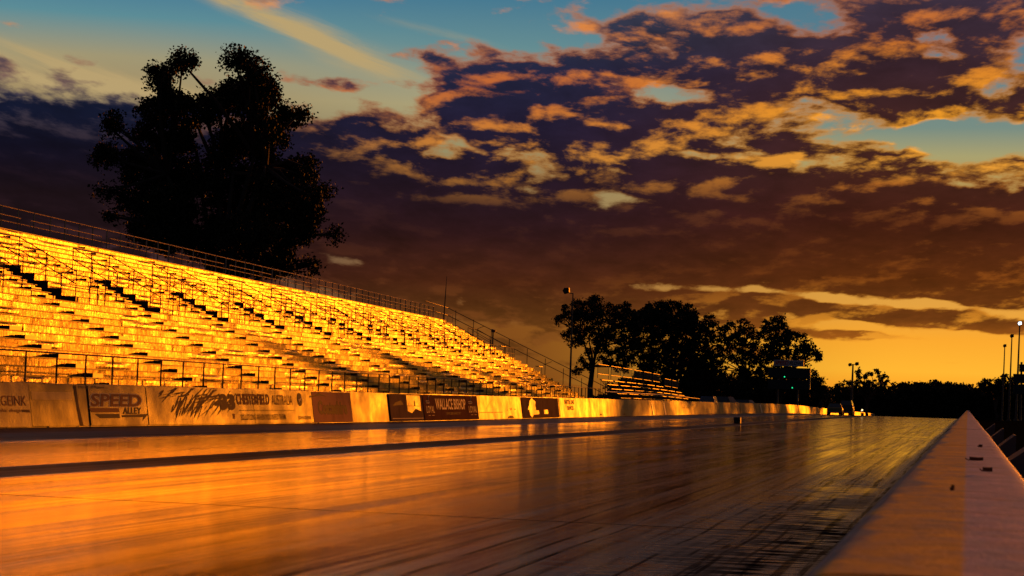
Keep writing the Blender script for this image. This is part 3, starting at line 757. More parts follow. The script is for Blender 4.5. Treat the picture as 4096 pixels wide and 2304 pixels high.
# rear railing
rr = MB()
for hgt in (1.22, .55): rr.tube([S(s, NR, hgt, 1.1) for s in (S_START, 60, 90, 120, 150, GEND)], .026)
rr_o = rr.build('rear_railing', M['rail'], stand)
s = S_START+.5
npost = 0
while s < GEND:
    b = MB(); b.tube([S(s, NR, -.1, 1.1), S(s, NR, 1.24, 1.1)], .040); b.build('post', M['rail'], rr_o); s += random.choice([1.85, 2.0, 2.0, 2.3]) ; npost += 1
fr = MB(); s = 58.3-10.1*2
while s < GEND-3:
    e = s+9.0
    fr.tube([S(s, NR, .68, .35), S(e, NR, .68, .35)], .022)
    for j in range(5): fr.tube([S(s+j*2.25, NR, 0, .35), S(s+j*2.25, NR, .68, .35)], .016)
    s += 10.12
fr.build('back_row_rail', M['rail'], stand)
# front fence of the stand
b = MB(); b.tube([S(s, 0, 1.28, -.35) for s in (S_START, 70, 110, 150, GEND)], .028); b.tube([S(s, 0, .10, -.35) for s in (S_START, 70, 110, 150, GEND)], .02)
ff = b.build('front_railing', M['railb'], stand)
s = 40.2
while s < GEND:
    b = MB(); b.tube([S(s, 0, -.5, -.35), S(s, 0, 1.28, -.35)], .03); b.build('post', M['railb'], ff); s += 2.25
# stair rail at the far end of the stand
b = MB(); e1 = GEND+1.4
for hgt in (1.15, .45):
    b.tube([S(e1-8, NR+1.0, hgt), S(e1, NR+.2, hgt), S(e1+.3, 12, hgt+.25), S(e1+.3, 3, hgt+.5), S(e1+2, -1.5, hgt+.5)], .035)
for k in np.linspace(NR-1, 0, 9): b.tube([S(e1+.15, k, -.6), S(e1+.15, k, 1.35)], .03)
b.tube([S(e1+.2, NR-4.2, .5), S(e1+.2, NR-5.6, 1.3)], .025); b.tube([S(e1+.2, 9, .6), S(e1+.2, 7.6, 1.4)], .025)
b.build('stair_railing', M['railb'], stand)
b = MB(); P = [S(e1-1.2, NR, -.9), S(e1+.3, NR, -.9), S(e1+.3, 0, -.8), S(e1-1.2, 0, -.8)]
b.prism(P, (0, 0, .12)); b.build('end_stair', M['dark'], stand)
for k in (15.2, 9.3):
    b = MB(); b.hexa([tuple(S(e1-1.2, k, .35, 0)), tuple(S(e1+1.4, k, .35, 0)), tuple(S(e1+1.4, k, .35, .3)), tuple(S(e1-1.2, k, .35, .3)), tuple(S(e1-1.2, k, .41, 0)), tuple(S(e1+1.4, k, .41, 0)), tuple(S(e1+1.4, k, .41, .3)), tuple(S(e1-1.2, k, .41, .3))])
    b.tube([S(e1+1.3, k, -1, .1), S(e1+1.3, k, .4, .1)], .02); b.build('end_bench', M['sheet'], stand)

# ------------------------------------------------------------------ second bleacher
B0, B1 = 205.0, 296.0
M['railw'] = simple('bright_pipe', (.5, .45, .4), .4, .6)
M['plank'] = simple('bleacher_plank', (.45, .38, .30), .4, .7)
bl_ = tag(empty('bleacher', (-38, 250, 0)), 'smaller open plank bleacher with glowing edges beyond the big grandstand', 'bleacher')
def T(s, k, dz=0.0, dL=0.0):                # rows .45 deep and .46 high
    L = 23.4+k*.50+dL; g = gz(s)
    return Vector((-sin(GA)*s-cos(GA)*L, cos(GA)*s-sin(GA)*L, .75+k*.45+g+dz))
nsec = 8; secs = [(B0+(B1-B0)*i/nsec, B0+(B1-B0)*(i+1)/nsec-2.2) for i in range(nsec)]
for i, (a, c) in enumerate(secs):
    K = 6 if i < 6 else 5
    for k in range(K):
        b = MB(); ext = (0 if k % 2 else .8)
        for dz, dL, w in ((0, 0, .26),):
            P = [T(a+ext, k, dz-.05, dL), T(c+ext, k, dz-.05, dL), T(c+ext, k, dz-.05, dL+w), T(a+ext, k, dz-.05, dL+w)]
            b.hexa([tuple(v) for v in P]+[tuple(v+Vector((0, 0, .05))) for v in P])
        b.build('seat_plank', M['plank'], bl_)
    b = MB()
    for s in np.arange(a, c, 1.8):
        b.tube([T(s, -.6, -.75), T(s, K-.5, -.15)], .03, 4)
        for k in range(K): b.tube([T(s, k, -.05, .13), Vector((T(s, k, 0, .13).x, T(s, k, 0, .13).y, gz(s)))], .022, 4)
    b.build('frame', M['dark'], bl_)
    b = MB()
    for hgt in (1.15, .15): b.tube([T(a, K, hgt), T(c, K, hgt)], .03, 5)
    for s in (a, c): b.tube([T(s, K, -.3), T(s, K, 1.15)], .032, 5)
    for s in np.arange(a, c, .45): b.tube([T(s, K, .15), T(s, K, 1.15)], .010, 4)
    b.build('back_railing', M['rail'], bl_)
# trackside railing running on past the stands
b = MB(); pts = [Vector((S(s, 0, 0, -.6).x, S(s, 0, 0, -.6).y, gz(s)+1.72)) for s in np.arange(GEND+1, 330, 8)]
b.tube(pts, .05); rl = b.build('trackside_railing', M['railw'])
tag(rl, 'low pipe railing running along the wall past the small bleacher', 'railing')
for p in pts[::1]:
    b = MB(); b.tube([p, (p.x, p.y, gz(p.y))], .022, 5); b.build('post', M['railb'], rl)

# ------------------------------------------------------------------ poles and masts
def floodlight(name, base, h, heads, label, lean=0.0, lit=None, group=None, r0=.14):
    t = tag(empty(name, base), label, 'light pole', group); bx, by, bz = base
    b = MB(); b.tube([(bx, by, bz), (bx+lean*.5, by, bz+h*.5), (bx+lean, by, bz+h)], [r0, r0*.75, r0*.5], 8); b.tube([(bx, by, bz), (bx, by, bz+.3)], r0*1.9, 8)
    b.build('pole', M['pole'], t)
    for (dx, dz, w, lit_) in heads:
        x, z = bx+lean+dx, bz+h+dz; b = MB()
        b.tube([(bx+lean, by, bz+h-.1), (x, by, z-w*.2)], .05, 5)
        s = 1 if dx >= 0 else -1
        b.prism([(x-w*.55, by-.25, z-.05), (x-w*.25, by-.25, z-w*.55), (x+w*.5, by-.25, z-w*.3), (x+w*.45, by-.25, z+w*.45), (x-w*.3, by-.25, z+w*.4)], (0, .5, 0))
        o = b.build('lamp_head', M['black'], t)
        if lit_:
            e = MB(); e.prism([(x-w*.40, by-.27, z-.02), (x-w*.2, by-.27, z-w*.4), (x+w*.38, by-.27, z-w*.22), (x+w*.36, by-.27, z+w*.34), (x-w*.22, by-.27, z+w*.3)], (0, .02, 0))
            e.build('lit_lens', M['lamp'], o)
    return t
m = N('lamp_glow'); m.base((.9, .9, .9)); m.set(Emission_Color=(.85, .92, 1, 1), Emission_Strength=3.5); M['lamp'] = m.m
m = N('green_led'); m.base((0, .4, .2)); m.set(Emission_Color=(.02, 1, .35, 1), Emission_Strength=1.3); M['led'] = m.m
p = at(2279, 1560, 215.0); q = at(2292, 1172, 215.0)
floodlight('floodlight_pole', (p.x, 215.0, 0), q.z, [(-.75, .25, .7, False)], 'tall slim floodlight pole beside the far end of the grandstand', q.x-p.x, r0=.13)
p = at(3405, 1620, 290.0); q = at(3412, 1456, 290.0)
floodlight('floodlight_pole', (p.x, 290.0, gz(290)), q.z-gz(290), [(-.42, -.1, .5, False), (.55, .05, .55, False)], 'short post with two lamp heads right of the advertising sign tower', q.x-p.x, r0=.22)
for (px, py, Y, lab, lit_) in ((4019, 1386, 373, 'shortest looking and farthest of the right side floodlight poles, unlit', False), (4047.6, 1347, 323, 'middle floodlight pole on the right side, unlit square head', False), (4079, 1298, 277, 'floodlight pole at the right edge with its lamp glowing white', True)):
    q = at(px, py, Y)
    floodlight('floodlight_pole', (q.x-.25, Y, gz(Y)), q.z-gz(Y), [(0, .15, .62, lit_)], lab, .25, group='floodlight poles right of the track', r0=.17)
q = at(1787, 1104, 176.0); p = at(1776, 1262, 176.0)
b = MB(); b.tube([p, (p.x+(q.x-p.x)*.5, p.y, (p.z+q.z)/2), q], [.06, .045, .018], 6); b.tube([(p.x, p.y, 0), p], .06, 6)
tag(b.build('flag_pole', M['railb']), 'thin bare mast rising behind the top corner of the grandstand', 'mast')
# speaker post on the stair
q = at(1975, 1322, 186); pb = at(1971, 1360, 186)
t = tag(empty('lamp_post', (pb.x, pb.y, pb.z)), 'short post with a small lit cap above the stand end stair', 'lamp post')
b = MB(); b.tube([(pb.x, pb.y, pb.z-1.5), (pb.x, pb.y, q.z)], .07, 6); b.build('post', M['dark'], t)
b = MB(); b.prism([(q.x-.16, q.y-.15, q.z-.18), (q.x+.18, q.y-.15, q.z-.18), (q.x+.22, q.y-.15, q.z+.02), (q.x-.16, q.y-.15, q.z+.14)], (0, .3, 0)); b.build('lamp_head', M['rail'], t)
# rung mast far down the track
Y = 600; q = at(3838, 1560, Y); g = gz(Y)
t = tag(empty('signal_mast', (q.x, Y, g)), 'thin distant mast with a column of small glinting rungs above the near barrier', 'mast')
b = MB(); b.tube([(q.x, Y, g), (q.x, Y, q.z+.2)], .08, 5); b.build('pole', M['black'], t)
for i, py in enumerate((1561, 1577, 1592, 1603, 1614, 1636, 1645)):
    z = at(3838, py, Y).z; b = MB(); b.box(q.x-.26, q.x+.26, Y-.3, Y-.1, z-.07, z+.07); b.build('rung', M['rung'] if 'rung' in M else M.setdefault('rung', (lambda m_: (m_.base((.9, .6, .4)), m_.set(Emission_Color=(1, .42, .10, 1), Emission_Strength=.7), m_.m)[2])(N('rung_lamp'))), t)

# ------------------------------------------------------------------ score boards
Y = 285.0; c0 = at(3073, 1475, Y); c1 = at(3240, 1557, Y); g = gz(Y)
def zpy(px, py): return at(px, py, Y).z
t = tag(empty('scoreboard', ((c0.x+c1.x)/2, Y, g)), 'dark two tier scoreboard with an advert sign on top beyond the wall', 'scoreboard')
for (a, c) in ((1471, 1512), (1520, 1557)):
    b = MB(); x0, x1 = c0.x, c1.x-.16; b.box(x0, x1, Y, Y+.5, zpy(3150, c), zpy(3150, a)); bo = b.build('display_board', M['black'], t)
    b = MB(); b.box(x1+.003, c1.x, Y-.03, Y+.55, zpy(3238, c+1), zpy(3238, a-1)); b.build('lit_edge', M['rail'], bo)  # bright strip stands for the sunlit right edge of the board
for (a, c) in ((3138, 1507), (3169, 1551)):
    q = at(a, c, Y-.05); b = MB(); b.tube([(q.x, Y-.05, q.z), (q.x, Y-.002, q.z)], .085, 8); b.build('green_light', M['led'], t)
sg0 = at(3095, 1440, Y); sg1 = at(3213, 1468, Y)
b = MB(); b.box(sg0.x, sg1.x, Y-.2, Y+.1, sg1.z+.05, sg0.z+.05); sgn = b.build('sign_board', M['signw'] if 'signw' in M else M.setdefault('signw', simple('sign_white', (.42, .40, .42), .5)), t)
b = MB(); b.box(sg1.x+.003, sg1.x+.07, Y-.22, Y+.12, sg1.z+.03, sg0.z+.07); b.build('lit_edge', M['rail'], sgn)  # sunlit edge of the sign drawn as a bright strip
def flat_text(txt, x0, x1, z0, z1, y, mat, parent, bold=.03, shear=0.0, name='lettering'):
    cu = bpy.data.curves.new('txt', 'FONT'); cu.body = txt; cu.size = 1; cu.offset = bold; cu.shear = shear; cu.resolution_u = 3
    ob = bpy.data.objects.new('txt', cu); C.objects.link(ob); bpy.context.view_layer.update()
    me = bpy.data.meshes.new_from_object(ob.evaluated_get(bpy.context.evaluated_depsgraph_get())); bpy.data.objects.remove(ob)
    n = len(me.vertices); co = np.zeros(n*3); me.vertices.foreach_get('co', co); co = co.reshape(-1, 3); lo, hi = co.min(0), co.max(0)
    for i, v in enumerate(me.vertices):
        v.co = (x0+(x1-x0)*(co[i, 0]-lo[0])/(hi[0]-lo[0]), y, z0+(z1-z0)*(co[i, 1]-lo[1])/(hi[1]-lo[1]))
    me.materials.clear(); me.materials.append(mat); me.update(); return link(name, me, parent)
xa = sg0.x+.18; w = (sg1.x-sg0.x)-.3; hz = sg0.z-sg1.z
M['sred'] = simple('sign_red', (.45, .03, .02), .5); M['sdark'] = simple('sign_dark', (.05, .05, .06), .5)
flat_text('SPEED', xa, xa+w*.50, sg1.z+.05+hz*.22, sg1.z+.05+hz*.84, Y-.206, M['sred'], sgn, .03, .25)
flat_text('FLOW', xa+w*.53, xa+w, sg1.z+.05+hz*.22, sg1.z+.05+hz*.76, Y-.206, M['sdark'], sgn, .03, .25)
for px in (3110, 3191):
    q = at(px, 1600, Y); b = MB(); b.tube([(q.x, Y+.3, g), (q.x, Y+.3, zpy(3150, 1475))], .13, 8); b.build('post', M['pole'], t)
q = at(3191, 1578, Y); q2 = at(3191, 1604, Y); b = MB(); b.box(q.x-.08, q.x+.14, Y-.02, Y+.14, q2.z, q.z); b.build('lit_post_face', M['rail'], t)  # bright box drawn where the sun lights the post
# right hand scoreboard, cut by the frame
Y2 = 262.0; t = tag(empty('scoreboard', (12.5, Y2, gz(Y2))), 'dark stacked scoreboard boxes at the right edge of the view', 'scoreboard')
q = [at(4053, 1495, Y2), at(4053, 1532, Y2), at(4053, 1541, Y2), at(4053, 1575, Y2), at(4077, 1457, Y2), at(4077, 1487, Y2)]
b = MB(); b.box(q[0].x, q[0].x+5.4, Y2, Y2+.5, q[1].z, q[0].z); b.build('display_board', M['black'], t)
b = MB(); b.box(q[0].x, q[0].x+5.4, Y2, Y2+.5, q[3].z, q[2].z); b.build('display_board', M['black'], t)
b = MB(); b.box(q[4].x, q[4].x+3.6, Y2-.1, Y2+.2, q[5].z, q[4].z); b.build('sign_board', M['dark'], t)
for dx in (.6, 4.6):
    b = MB(); b.tube([(q[0].x+dx+.4, Y2+.25, gz(Y2)), (q[0].x+dx+.4, Y2+.25, q[4].z+.3)], .13, 8); b.build('post', M['pole'], t)

# ------------------------------------------------------------------ vehicles
def loft(b, rings, m=0, caps=True):
    n = len(rings[0]); vs = [v for r_ in rings for v in r_]; fs = []
    for i in range(len(rings)-1):
        for k in range(n): fs.append((i*n+k, i*n+(k+1)%n, (i+1)*n+(k+1)%n, (i+1)*n+k))
    if caps: fs += [tuple(range(n-1, -1, -1)), tuple((len(rings)-1)*n+k for k in range(n))]
    b.add(vs, fs, m)
def car(x, y, z, paint, label, L_=4.6, W=1.8, H=1.42, wagon=False, ang=0.0, group=None, van=False):
    """rear faces -y (towards the camera)"""
    t = tag(empty('parked_car', (x, y, z)), label, 'car', group)
    def P(px, py, pz): return (x+px*cos(ang)-py*sin(ang), y+px*sin(ang)+py*cos(ang), z+pz)
    def ring(py, w, z0, z1, k=.12):
        w2 = w/2
        return [P(-w2*.94, py, z0), P(w2*.94, py, z0), P(w2, py, z0+k), P(w2, py, z0+(z1-z0)*.6), P(w2*.96, py, z1-.05), P(w2*.86, py, z1), P(-w2*.86, py, z1), P(-w2*.96, py, z1-.05), P(-w2, py, z0+(z1-z0)*.6), P(-w2, py, z0+k)]
    bh = H*.66
    b = MB(); loft(b, [ring(0, W*.90, .34, bh-.08), ring(.10, W*.97, .28, bh), ring(.6, W, .26, bh+.02), ring(L_*.3, W, .24, bh+.01), ring(L_*.66, W, .24, bh-.02), ring(L_*.9, W*.97, .26, bh-.10), ring(L_, W*.86, .34, bh-.2)])
    body = b.build('body', paint, t, True)
    r0, r1, f1, f0 = (.35, .75, L_*.52, L_*.70) if not van else (.05, .25, L_*.6, L_*.78)
    b = MB(); y_b = bh-.01; rw, bw = W*.70, W*.90
    P8 = [P(-bw/2, r0, y_b), P(bw/2, r0, y_b), P(bw/2, f0, y_b), P(-bw/2, f0, y_b), P(-rw/2, r1, H), P(rw/2, r1, H), P(rw/2, f1, H), P(-rw/2, f1, H)]
    b.hexa(P8); b.build('cabin', paint, t)
    def inset(pts, k=.9, off=.008):
        c_ = sum((Vector(p_) for p_ in pts), Vector())/4; n_ = (Vector(pts[1])-Vector(pts[0])).cross(Vector(pts[3])-Vector(pts[0])).normalized()
        return [tuple(c_+(Vector(p_)-c_)*k+n_*off) for p_ in pts]
    for nm, idx in (('rear_window', (0, 1, 5, 4)), ('side_window', (1, 2, 6, 5)), ('windscreen', (2, 3, 7, 6)), ('side_window', (3, 0, 4, 7))):
        b = MB(); b.add(inset([P8[i] for i in idx], .86, .01), [(0, 1, 2, 3)]); b.build(nm, M['glass'], t)
    for sx in (-1, 1):
        b = MB(); b.hexa([P(sx*W*.40-.14, -.012, bh*.62), P(sx*W*.40+.14, -.012, bh*.62), P(sx*W*.40+.14, .08, bh*.62), P(sx*W*.40-.14, .08, bh*.62), P(sx*W*.40-.13, .05, bh*.84), P(sx*W*.40+.13, .05, bh*.84), P(sx*W*.40+.13, .12, bh*.84), P(sx*W*.40-.13, .12, bh*.84)]); b.build('tail_light', M['tail'], t)
        for wy_ in (L_*.2, L_*.8):
            b = MB(); b.tube([P(sx*(W/2-.22), wy_, .31), P(sx*(W/2+.005), wy_, .31)], .31, 18); wo = b.build('wheel', M['tyre'], t)
            b = MB(); b.tube([P(sx*(W/2-.02), wy_, .31), P(sx*(W/2+.018), wy_, .31)], .18, 12); b.build('rim', M['rail'], wo)
    b = MB(); b.hexa([P(-W*.46, -.06, .34), P(W*.46, -.06, .34), P(W*.46, .05, .34), P(-W*.46, .05, .34), P(-W*.46, -.06, .48), P(W*.46, -.06, .48), P(W*.46, .05, .48), P(-W*.46, .05, .48)]); b.build('bumper', M['bump'], t)
    b = MB(); b.hexa([P(-.2, -.02, bh*.62), P(.2, -.02, bh*.62), P(.2, .03, bh*.62), P(-.2, .03, bh*.62), P(-.2, -.0, bh*.8), P(.2, -.0, bh*.8), P(.2, .05, bh*.8), P(-.2, .05, bh*.8)]); b.build('number_plate', M['plate'], t)
    return t
M['glass'] = simple('car_glass', (.05, .06, .07), .12, .0, .1); M['tail'] = simple('tail_lens', (.20, .02, .01), .3); M['tyre'] = simple('tyre', (.02, .02, .02), .8)
M['bump'] = simple('bumper_chrome', (.25, .22, .2), .3, .7); M['plate'] = simple('number_plate', (.10, .08, .03), .5)
pc = at(3337, 1660, 236.0)
car(pc.x, 236.0, gz(236), simple('olive_paint', (.10, .085, .02), .35), 'olive green sedan seen from behind on the track near the far wall', W=1.82, H=1.36)
pc = at(3382, 1662, 241.0)
v_ = car(pc.x, 241.0, gz(241), simple('dark_paint', (.02, .018, .018), .4), 'dark boxy vehicle parked just right of the olive sedan', W=1.7, H=1.78, van=True)
pc = at(2826, 1600, 205.0); car(pc.x, 205, gz(205), simple('blue_paint', (.05, .10, .22), .35), 'car with a blue roof showing above the wall past the small bleacher', H=1.62, group='cars parked behind the far wall')
pc = at(2945, 1600, 225.0); car(pc.x, 225, gz(225), simple('dark_car_paint', (.03, .03, .035), .35), 'dark long car behind the wall left of the green covered one', L_=5.0, H=1.72, ang=1.2, group='cars parked behind the far wall')
pc = at(3025, 1600, 240.0); car(pc.x, 240, gz(240), simple('green_paint', (.03, .06, .05), .5), 'dark green car behind the wall below the scoreboard', L_=4.8, H=1.45, ang=1.3, group='cars parked behind the far wall')
# marker blocks on the centre line
M['block'] = simple('marker_block', (.035, .022, .018), .6)
def block(px, py, w, h_, label):
    q = CAMP+ray(px, py)*((0-CAMZ)/ray(px, py).z); b = MB(); c = .02
    x0, x1, y0, y1 = q.x-w/2, q.x+w/2, q.y, q.y+w
    b.hexa([(x0, y0, .002), (x1, y0, .002), (x1, y1, .002), (x0, y1, .002), (x0, y0, h_-c), (x1, y0, h_-c), (x1, y1, h_-c), (x0, y1, h_-c)])
    b.hexa([(x0, y0, h_-c), (x1, y0, h_-c), (x1, y1, h_-c), (x0, y1, h_-c), (x0+c, y0+c, h_), (x1-c, y0+c, h_), (x1-c, y1-c, h_), (x0+c, y1-c, h_)])
    t = tag(b.build('timing_block', M['block']), label, 'block', 'timing blocks on the centre line')
    b2 = MB(); b2.box(q.x-w*.3, q.x+w*.3, y0-.006, y0-.001, h_*.35, h_*.6); b2.build('sensor_slot', M['black'], t)
block(2948, 1694, .36, .35, 'dark square timing block alone on the track centre line')
q = at(3449, 1663, 232.0)
block(3449, 1663.5, .36, .36, 'small distant timing block on the centre line beside the vehicles')
q = at(3449, 1641, 236.0); t = tag(empty('warning_lamp', (q.x, 236, gz(236))), 'small bright white lamp on a stick beyond the distant timing block', 'lamp')
b = MB(); b.tube([(q.x, 236, gz(236)), (q.x, 236, q.z)], .03, 6); b.build('stick', M['dark'], t)
b = MB(); b.tube([(q.x-.11, 236, q.z-.10), (q.x, 236, q.z), (q.x, 236, q.z+.12)], [.05, .12, .10], 8); b.build('lamp_lens', M['lampw'] if 'lampw' in M else M.setdefault('lampw', (lambda m_: (m_.base((.9, .8, .6)), m_.set(Emission_Color=(1, .75, .4, 1), Emission_Strength=1.3), m_.m)[2])(N('warm_lamp'))), t)

# ------------------------------------------------------------------ person by the wall
def person(x, y, z, label):
    vs = {'pel': (0, 0, .95, .15), 'waist': (0, 0, 1.10, .14), 'chest': (.0, -.02, 1.34, .17), 'neck': (0, -.02, 1.50, .06), 'head0': (0, -.03, 1.58, .085), 'head1': (0, -.03, 1.69, .10), 'crown': (0, -.02, 1.76, .06),
          'hl': (-.10, 0, .90, .11), 'kl': (-.13, -.05, .50, .075), 'al': (-.14, .02, .10, .05), 'tl': (-.15, -.14, .05, .04),
          'hr': (.10, 0, .90, .11), 'kr': (.12, -.12, .50, .075), 'ar': (.12, -.02, .10, .05), 'tr': (.13, -.18, .05, .04),
          'sl': (-.19, -.01, 1.42, .075), 'el': (-.27, .03, 1.14, .05), 'wl': (-.24, -.08, .90, .035), 'sr': (.19, -.01, 1.42, .075), 'er': (.28, -.02, 1.16, .05), 'wr': (.22, -.20, 1.02, .035)}
    ed = [('pel', 'waist'), ('waist', 'chest'), ('chest', 'neck'), ('neck', 'head0'), ('head0', 'head1'), ('head1', 'crown'), ('pel', 'hl'), ('hl', 'kl'), ('kl', 'al'), ('al', 'tl'), ('pel', 'hr'), ('hr', 'kr'), ('kr', 'ar'), ('ar', 'tr'), ('chest', 'sl'), ('sl', 'el'), ('el', 'wl'), ('chest', 'sr'), ('sr', 'er'), ('er', 'wr')]
    for side, w, dx in (('l', (-.24, -.08, .90), -.01), ('r', (.22, -.20, 1.02), .01)):
        vs['p'+side] = (w[0], w[1]-.02, w[2]-.07, .026); ed.append(('w'+side, 'p'+side))
        for f in range(5):
            n_ = 'f%s%d' % (side, f); ln = (.05, .075, .085, .08, .06)[f]
            vs[n_] = (w[0]+(f-2)*.014+(.03 if f == 0 else 0)*(1 if side == 'l' else -1), w[1]-.03-(.03 if f == 0 else 0), w[2]-.08-ln, .009); ed.append(('p'+side, n_))
    keys = list(vs); me = bpy.data.meshes.new('person'); me.from_pydata([vs[k][:3] for k in keys], [(keys.index(a), keys.index(c)) for a, c in ed], [])
    o = bpy.data.objects.new('person', me); C.objects.link(o); o.location = (x, y, z)
    mod = o.modifiers.new('skin', 'SKIN'); o.modifiers.new('sub', 'SUBSURF').levels = 1
    for i, k in enumerate(keys): me.skin_vertices[0].data[i].radius = (vs[k][3], vs[k][3]*.85)
    me.skin_vertices[0].data[0].use_root = True; me.materials.append(simple('dark_clothes', (.02, .018, .02), .8))
    return tag(o, label, 'person')
pp = at(3284, 1657, 232.0); person(pp.x, 232.0, gz(232), 'person in dark clothes standing by the far wall left of the olive sedan')

# ------------------------------------------------------------------ trees
def leaves(cl, n_per, rad, size, droop=.5):
    """cl: (n,3) cluster centres; returns quad leaf arrays"""
    n = len(cl)*n_per; c = np.repeat(cl, n_per, 0); d = rng.normal(size=(n, 3)); d /= np.linalg.norm(d, axis=1)[:, None]
    c = c+d*(rng.random((n, 1))**.6)*np.repeat(rad, n_per)[:, None]*np.array([1, 1, .8])
    a = rng.normal(size=(n, 3)); a[:, 2] = a[:, 2]*.7-droop; a /= np.linalg.norm(a, axis=1)[:, None]
    w = np.cross(a, rng.normal(size=(n, 3))); w /= np.linalg.norm(w, axis=1)[:, None]
    L_ = size*rng.uniform(.6, 1.35, (n, 1)); W = L_*rng.uniform(.22, .42, (n, 1))
    v = np.stack([c, c+a*L_*.45+w*W, c+a*L_, c+a*L_*.5-w*W], 1)
    return v.reshape(-1, 3)
def leaf_obj(name, V, mat, parent):
    n = len(V)//4; me = bpy.data.meshes.new(name); me.vertices.add(len(V)); me.vertices.foreach_set('co', V.astype(np.float32).ravel())
    me.loops.add(n*4); me.loops.foreach_set('vertex_index', np.arange(n*4, dtype=np.int32)); me.polygons.add(n)
    me.polygons.foreach_set('loop_start', np.arange(0, n*4, 4, dtype=np.int32)); me.polygons.foreach_set('loop_total', np.full(n, 4, dtype=np.int32))
    me.materials.append(mat); me.update(calc_edges=True); return link(name, me, parent)
def gum(px_base, Y, lobes, label, trunk_r=.5, leaf=.34, dens=1.0, fork=.35, mat='leaf', group=None, bare=.25, cl_r=.75, gzb=None, name='gum_tree', leaders=4):
    """lobes: (px, py, rx, ry) in photo pixels, turned into metres at distance Y and given random depth"""
    g = gz(Y) if gzb is None else gzb; k = Y/FPX; L3 = []
    bx = at(px_base, 1600, Y).x
    for (px, py, rx, ry) in lobes:
        q = at(px, py, Y); L3.append((q.x-bx, q.z-g, rx*k*1.02, ry*k))
    xs_ = [l[0] for l in L3]; half = (max(xs_)-min(xs_))/2+.5; top = max(l[1] for l in L3)
    t = tag(empty(name, (bx, Y, g)), label, 'tree', group)
    b = MB(); fk = fork*top; tips = []; cls = []; rad = []
    main = [(bx, Y, g-.2), (bx+random.uniform(-.3, .3), Y, g+fk*.5), (bx+random.uniform(-.3, .3), Y, g+fk)]
    b.tube(main, [trunk_r, trunk_r*.8, trunk_r*.65], 8)
    heads = []
    for i in range(leaders):
        a = (i+.5)/leaders; tx = min(xs_)*.55+(max(xs_)-min(xs_))*.55*a+random.uniform(-.4, .4); tz = top*random.uniform(.62, .8)
        P = [Vector(main[-1]), Vector((bx+tx*.35, Y+random.uniform(-1, 1), g+fk+(tz-fk)*.45)), Vector((bx+tx, Y+random.uniform(-1.8, 1.8)*half/6, g+tz))]
        b.tube(P, [trunk_r*.5, trunk_r*.36, trunk_r*.16], 6); heads.append(P)
    for (lx, lz, rx, rz) in L3:
        dep = half*.8*math.sqrt(max(.05, 1-(lx/(half+.01))**2)); cy_ = random.uniform(-dep, dep)*.8
        c = Vector((bx+lx, Y+cy_, g+lz)); tips.append(c)
        best = min(heads+[main], key=lambda P: min((Vector(p_)-c).length+(0 if Vector(p_).z < c.z+1 else 3) for p_ in P))
        st = min(best, key=lambda p_: (Vector(p_)-c).length+(0 if Vector(p_).z < c.z+.5 else 3)); st = Vector(st)
        mid = (st+c)/2+Vector((random.uniform(-.4, .4), random.uniform(-.4, .4), random.uniform(-.2, .9)))
        r0 = min(trunk_r*.3, .05+.03*(c-st).length); b.tube([st, mid, c], [r0, r0*.65, r0*.3], 5)
        nc = max(4, int(dens*rx*rz*6.0)); ry_ = (rx+rz)/2
        th = rng.uniform(0, 2*pi, nc); ph = rng.uniform(-1, 1, nc); rr_ = rng.uniform(.25, 1, nc)**.5
        pts = np.stack([rr_*np.sqrt(1-ph**2)*np.cos(th)*rx, rr_*np.sqrt(1-ph**2)*np.sin(th)*ry_, rr_*ph*rz], 1)+np.array(c)
        cls.append(pts); rad.append(rng.uniform(.45, 1.0, nc)*cl_r)
        for q in pts[:max(3, nc//3)]:
            q = Vector(q); m_ = (c+q)/2+Vector((0, 0, random.uniform(-.1, .25))); b.tube([c if random.random() < .6 else mid, m_, q], [r0*.28, r0*.18, .012], 4, cap=False)
    b.build('trunk', M['bark'], t)
    cl = np.concatenate(cls); rd = np.concatenate(rad)
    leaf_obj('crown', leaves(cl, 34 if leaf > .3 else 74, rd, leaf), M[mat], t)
    return t
big = [(700,360,60,40),(790,370,70,45),(960,350,70,50),(1010,330,60,45),(880,330,60,40),(1080,390,60,45),(640,500,60,40),(680,390,40,30),(675,290,42,38),(745,262,38,32),(735,320,50,28),(840,300,55,42),(870,360,80,50),(960,290,52,45),(1010,265,50,40),(1062,275,52,50),(1110,330,48,50),(1148,380,30,40),(1160,425,24,22),
 (600,430,58,38),(660,455,60,50),(730,430,80,55),(820,440,90,60),(920,400,90,70),(1010,380,80,75),(1080,430,70,60),(1120,500,50,60),(1150,560,36,50),
 (500,500,42,36),(470,520,32,22),(560,530,60,36),(430,610,42,38),(470,640,60,45),(540,620,70,55),(630,570,80,60),(720,560,80,60),(830,560,100,80),(940,540,100,80),(1050,560,90,90),(1120,640,56,70),
 (560,700,80,60),(640,680,90,70),(740,680,100,80),(860,690,110,90),(980,690,110,90),(1080,700,80,80),(1130,760,50,50),
 (470,780,34,26),(530,800,70,55),(620,800,100,80),(740,820,120,90),(870,820,120,95),(1000,820,120,90),(1110,830,80,60),
 (1195,700,40,34),(1258,680,26,38),(1245,740,45,40),(1205,780,55,50),(1290,800,42,50),(1240,850,70,60),(1305,850,34,36),(1160,880,80,60),(1250,920,60,40),(1300,920,30,22),
 (460,870,30,26),(500,910,60,50),(590,910,100,70),(700,940,120,80),(830,950,130,90),(960,950,130,90),(1080,950,110,80),(1170,960,60,50),(1130,1030,60,50),(1040,1040,90,60),(900,1040,100,60),(1180,1050,32,40)]
gum(862, 152.0, big, 'tall dense gum tree standing alone behind the grandstand', .75, .26, 2.7, .30, leaders=6, cl_r=1.15)
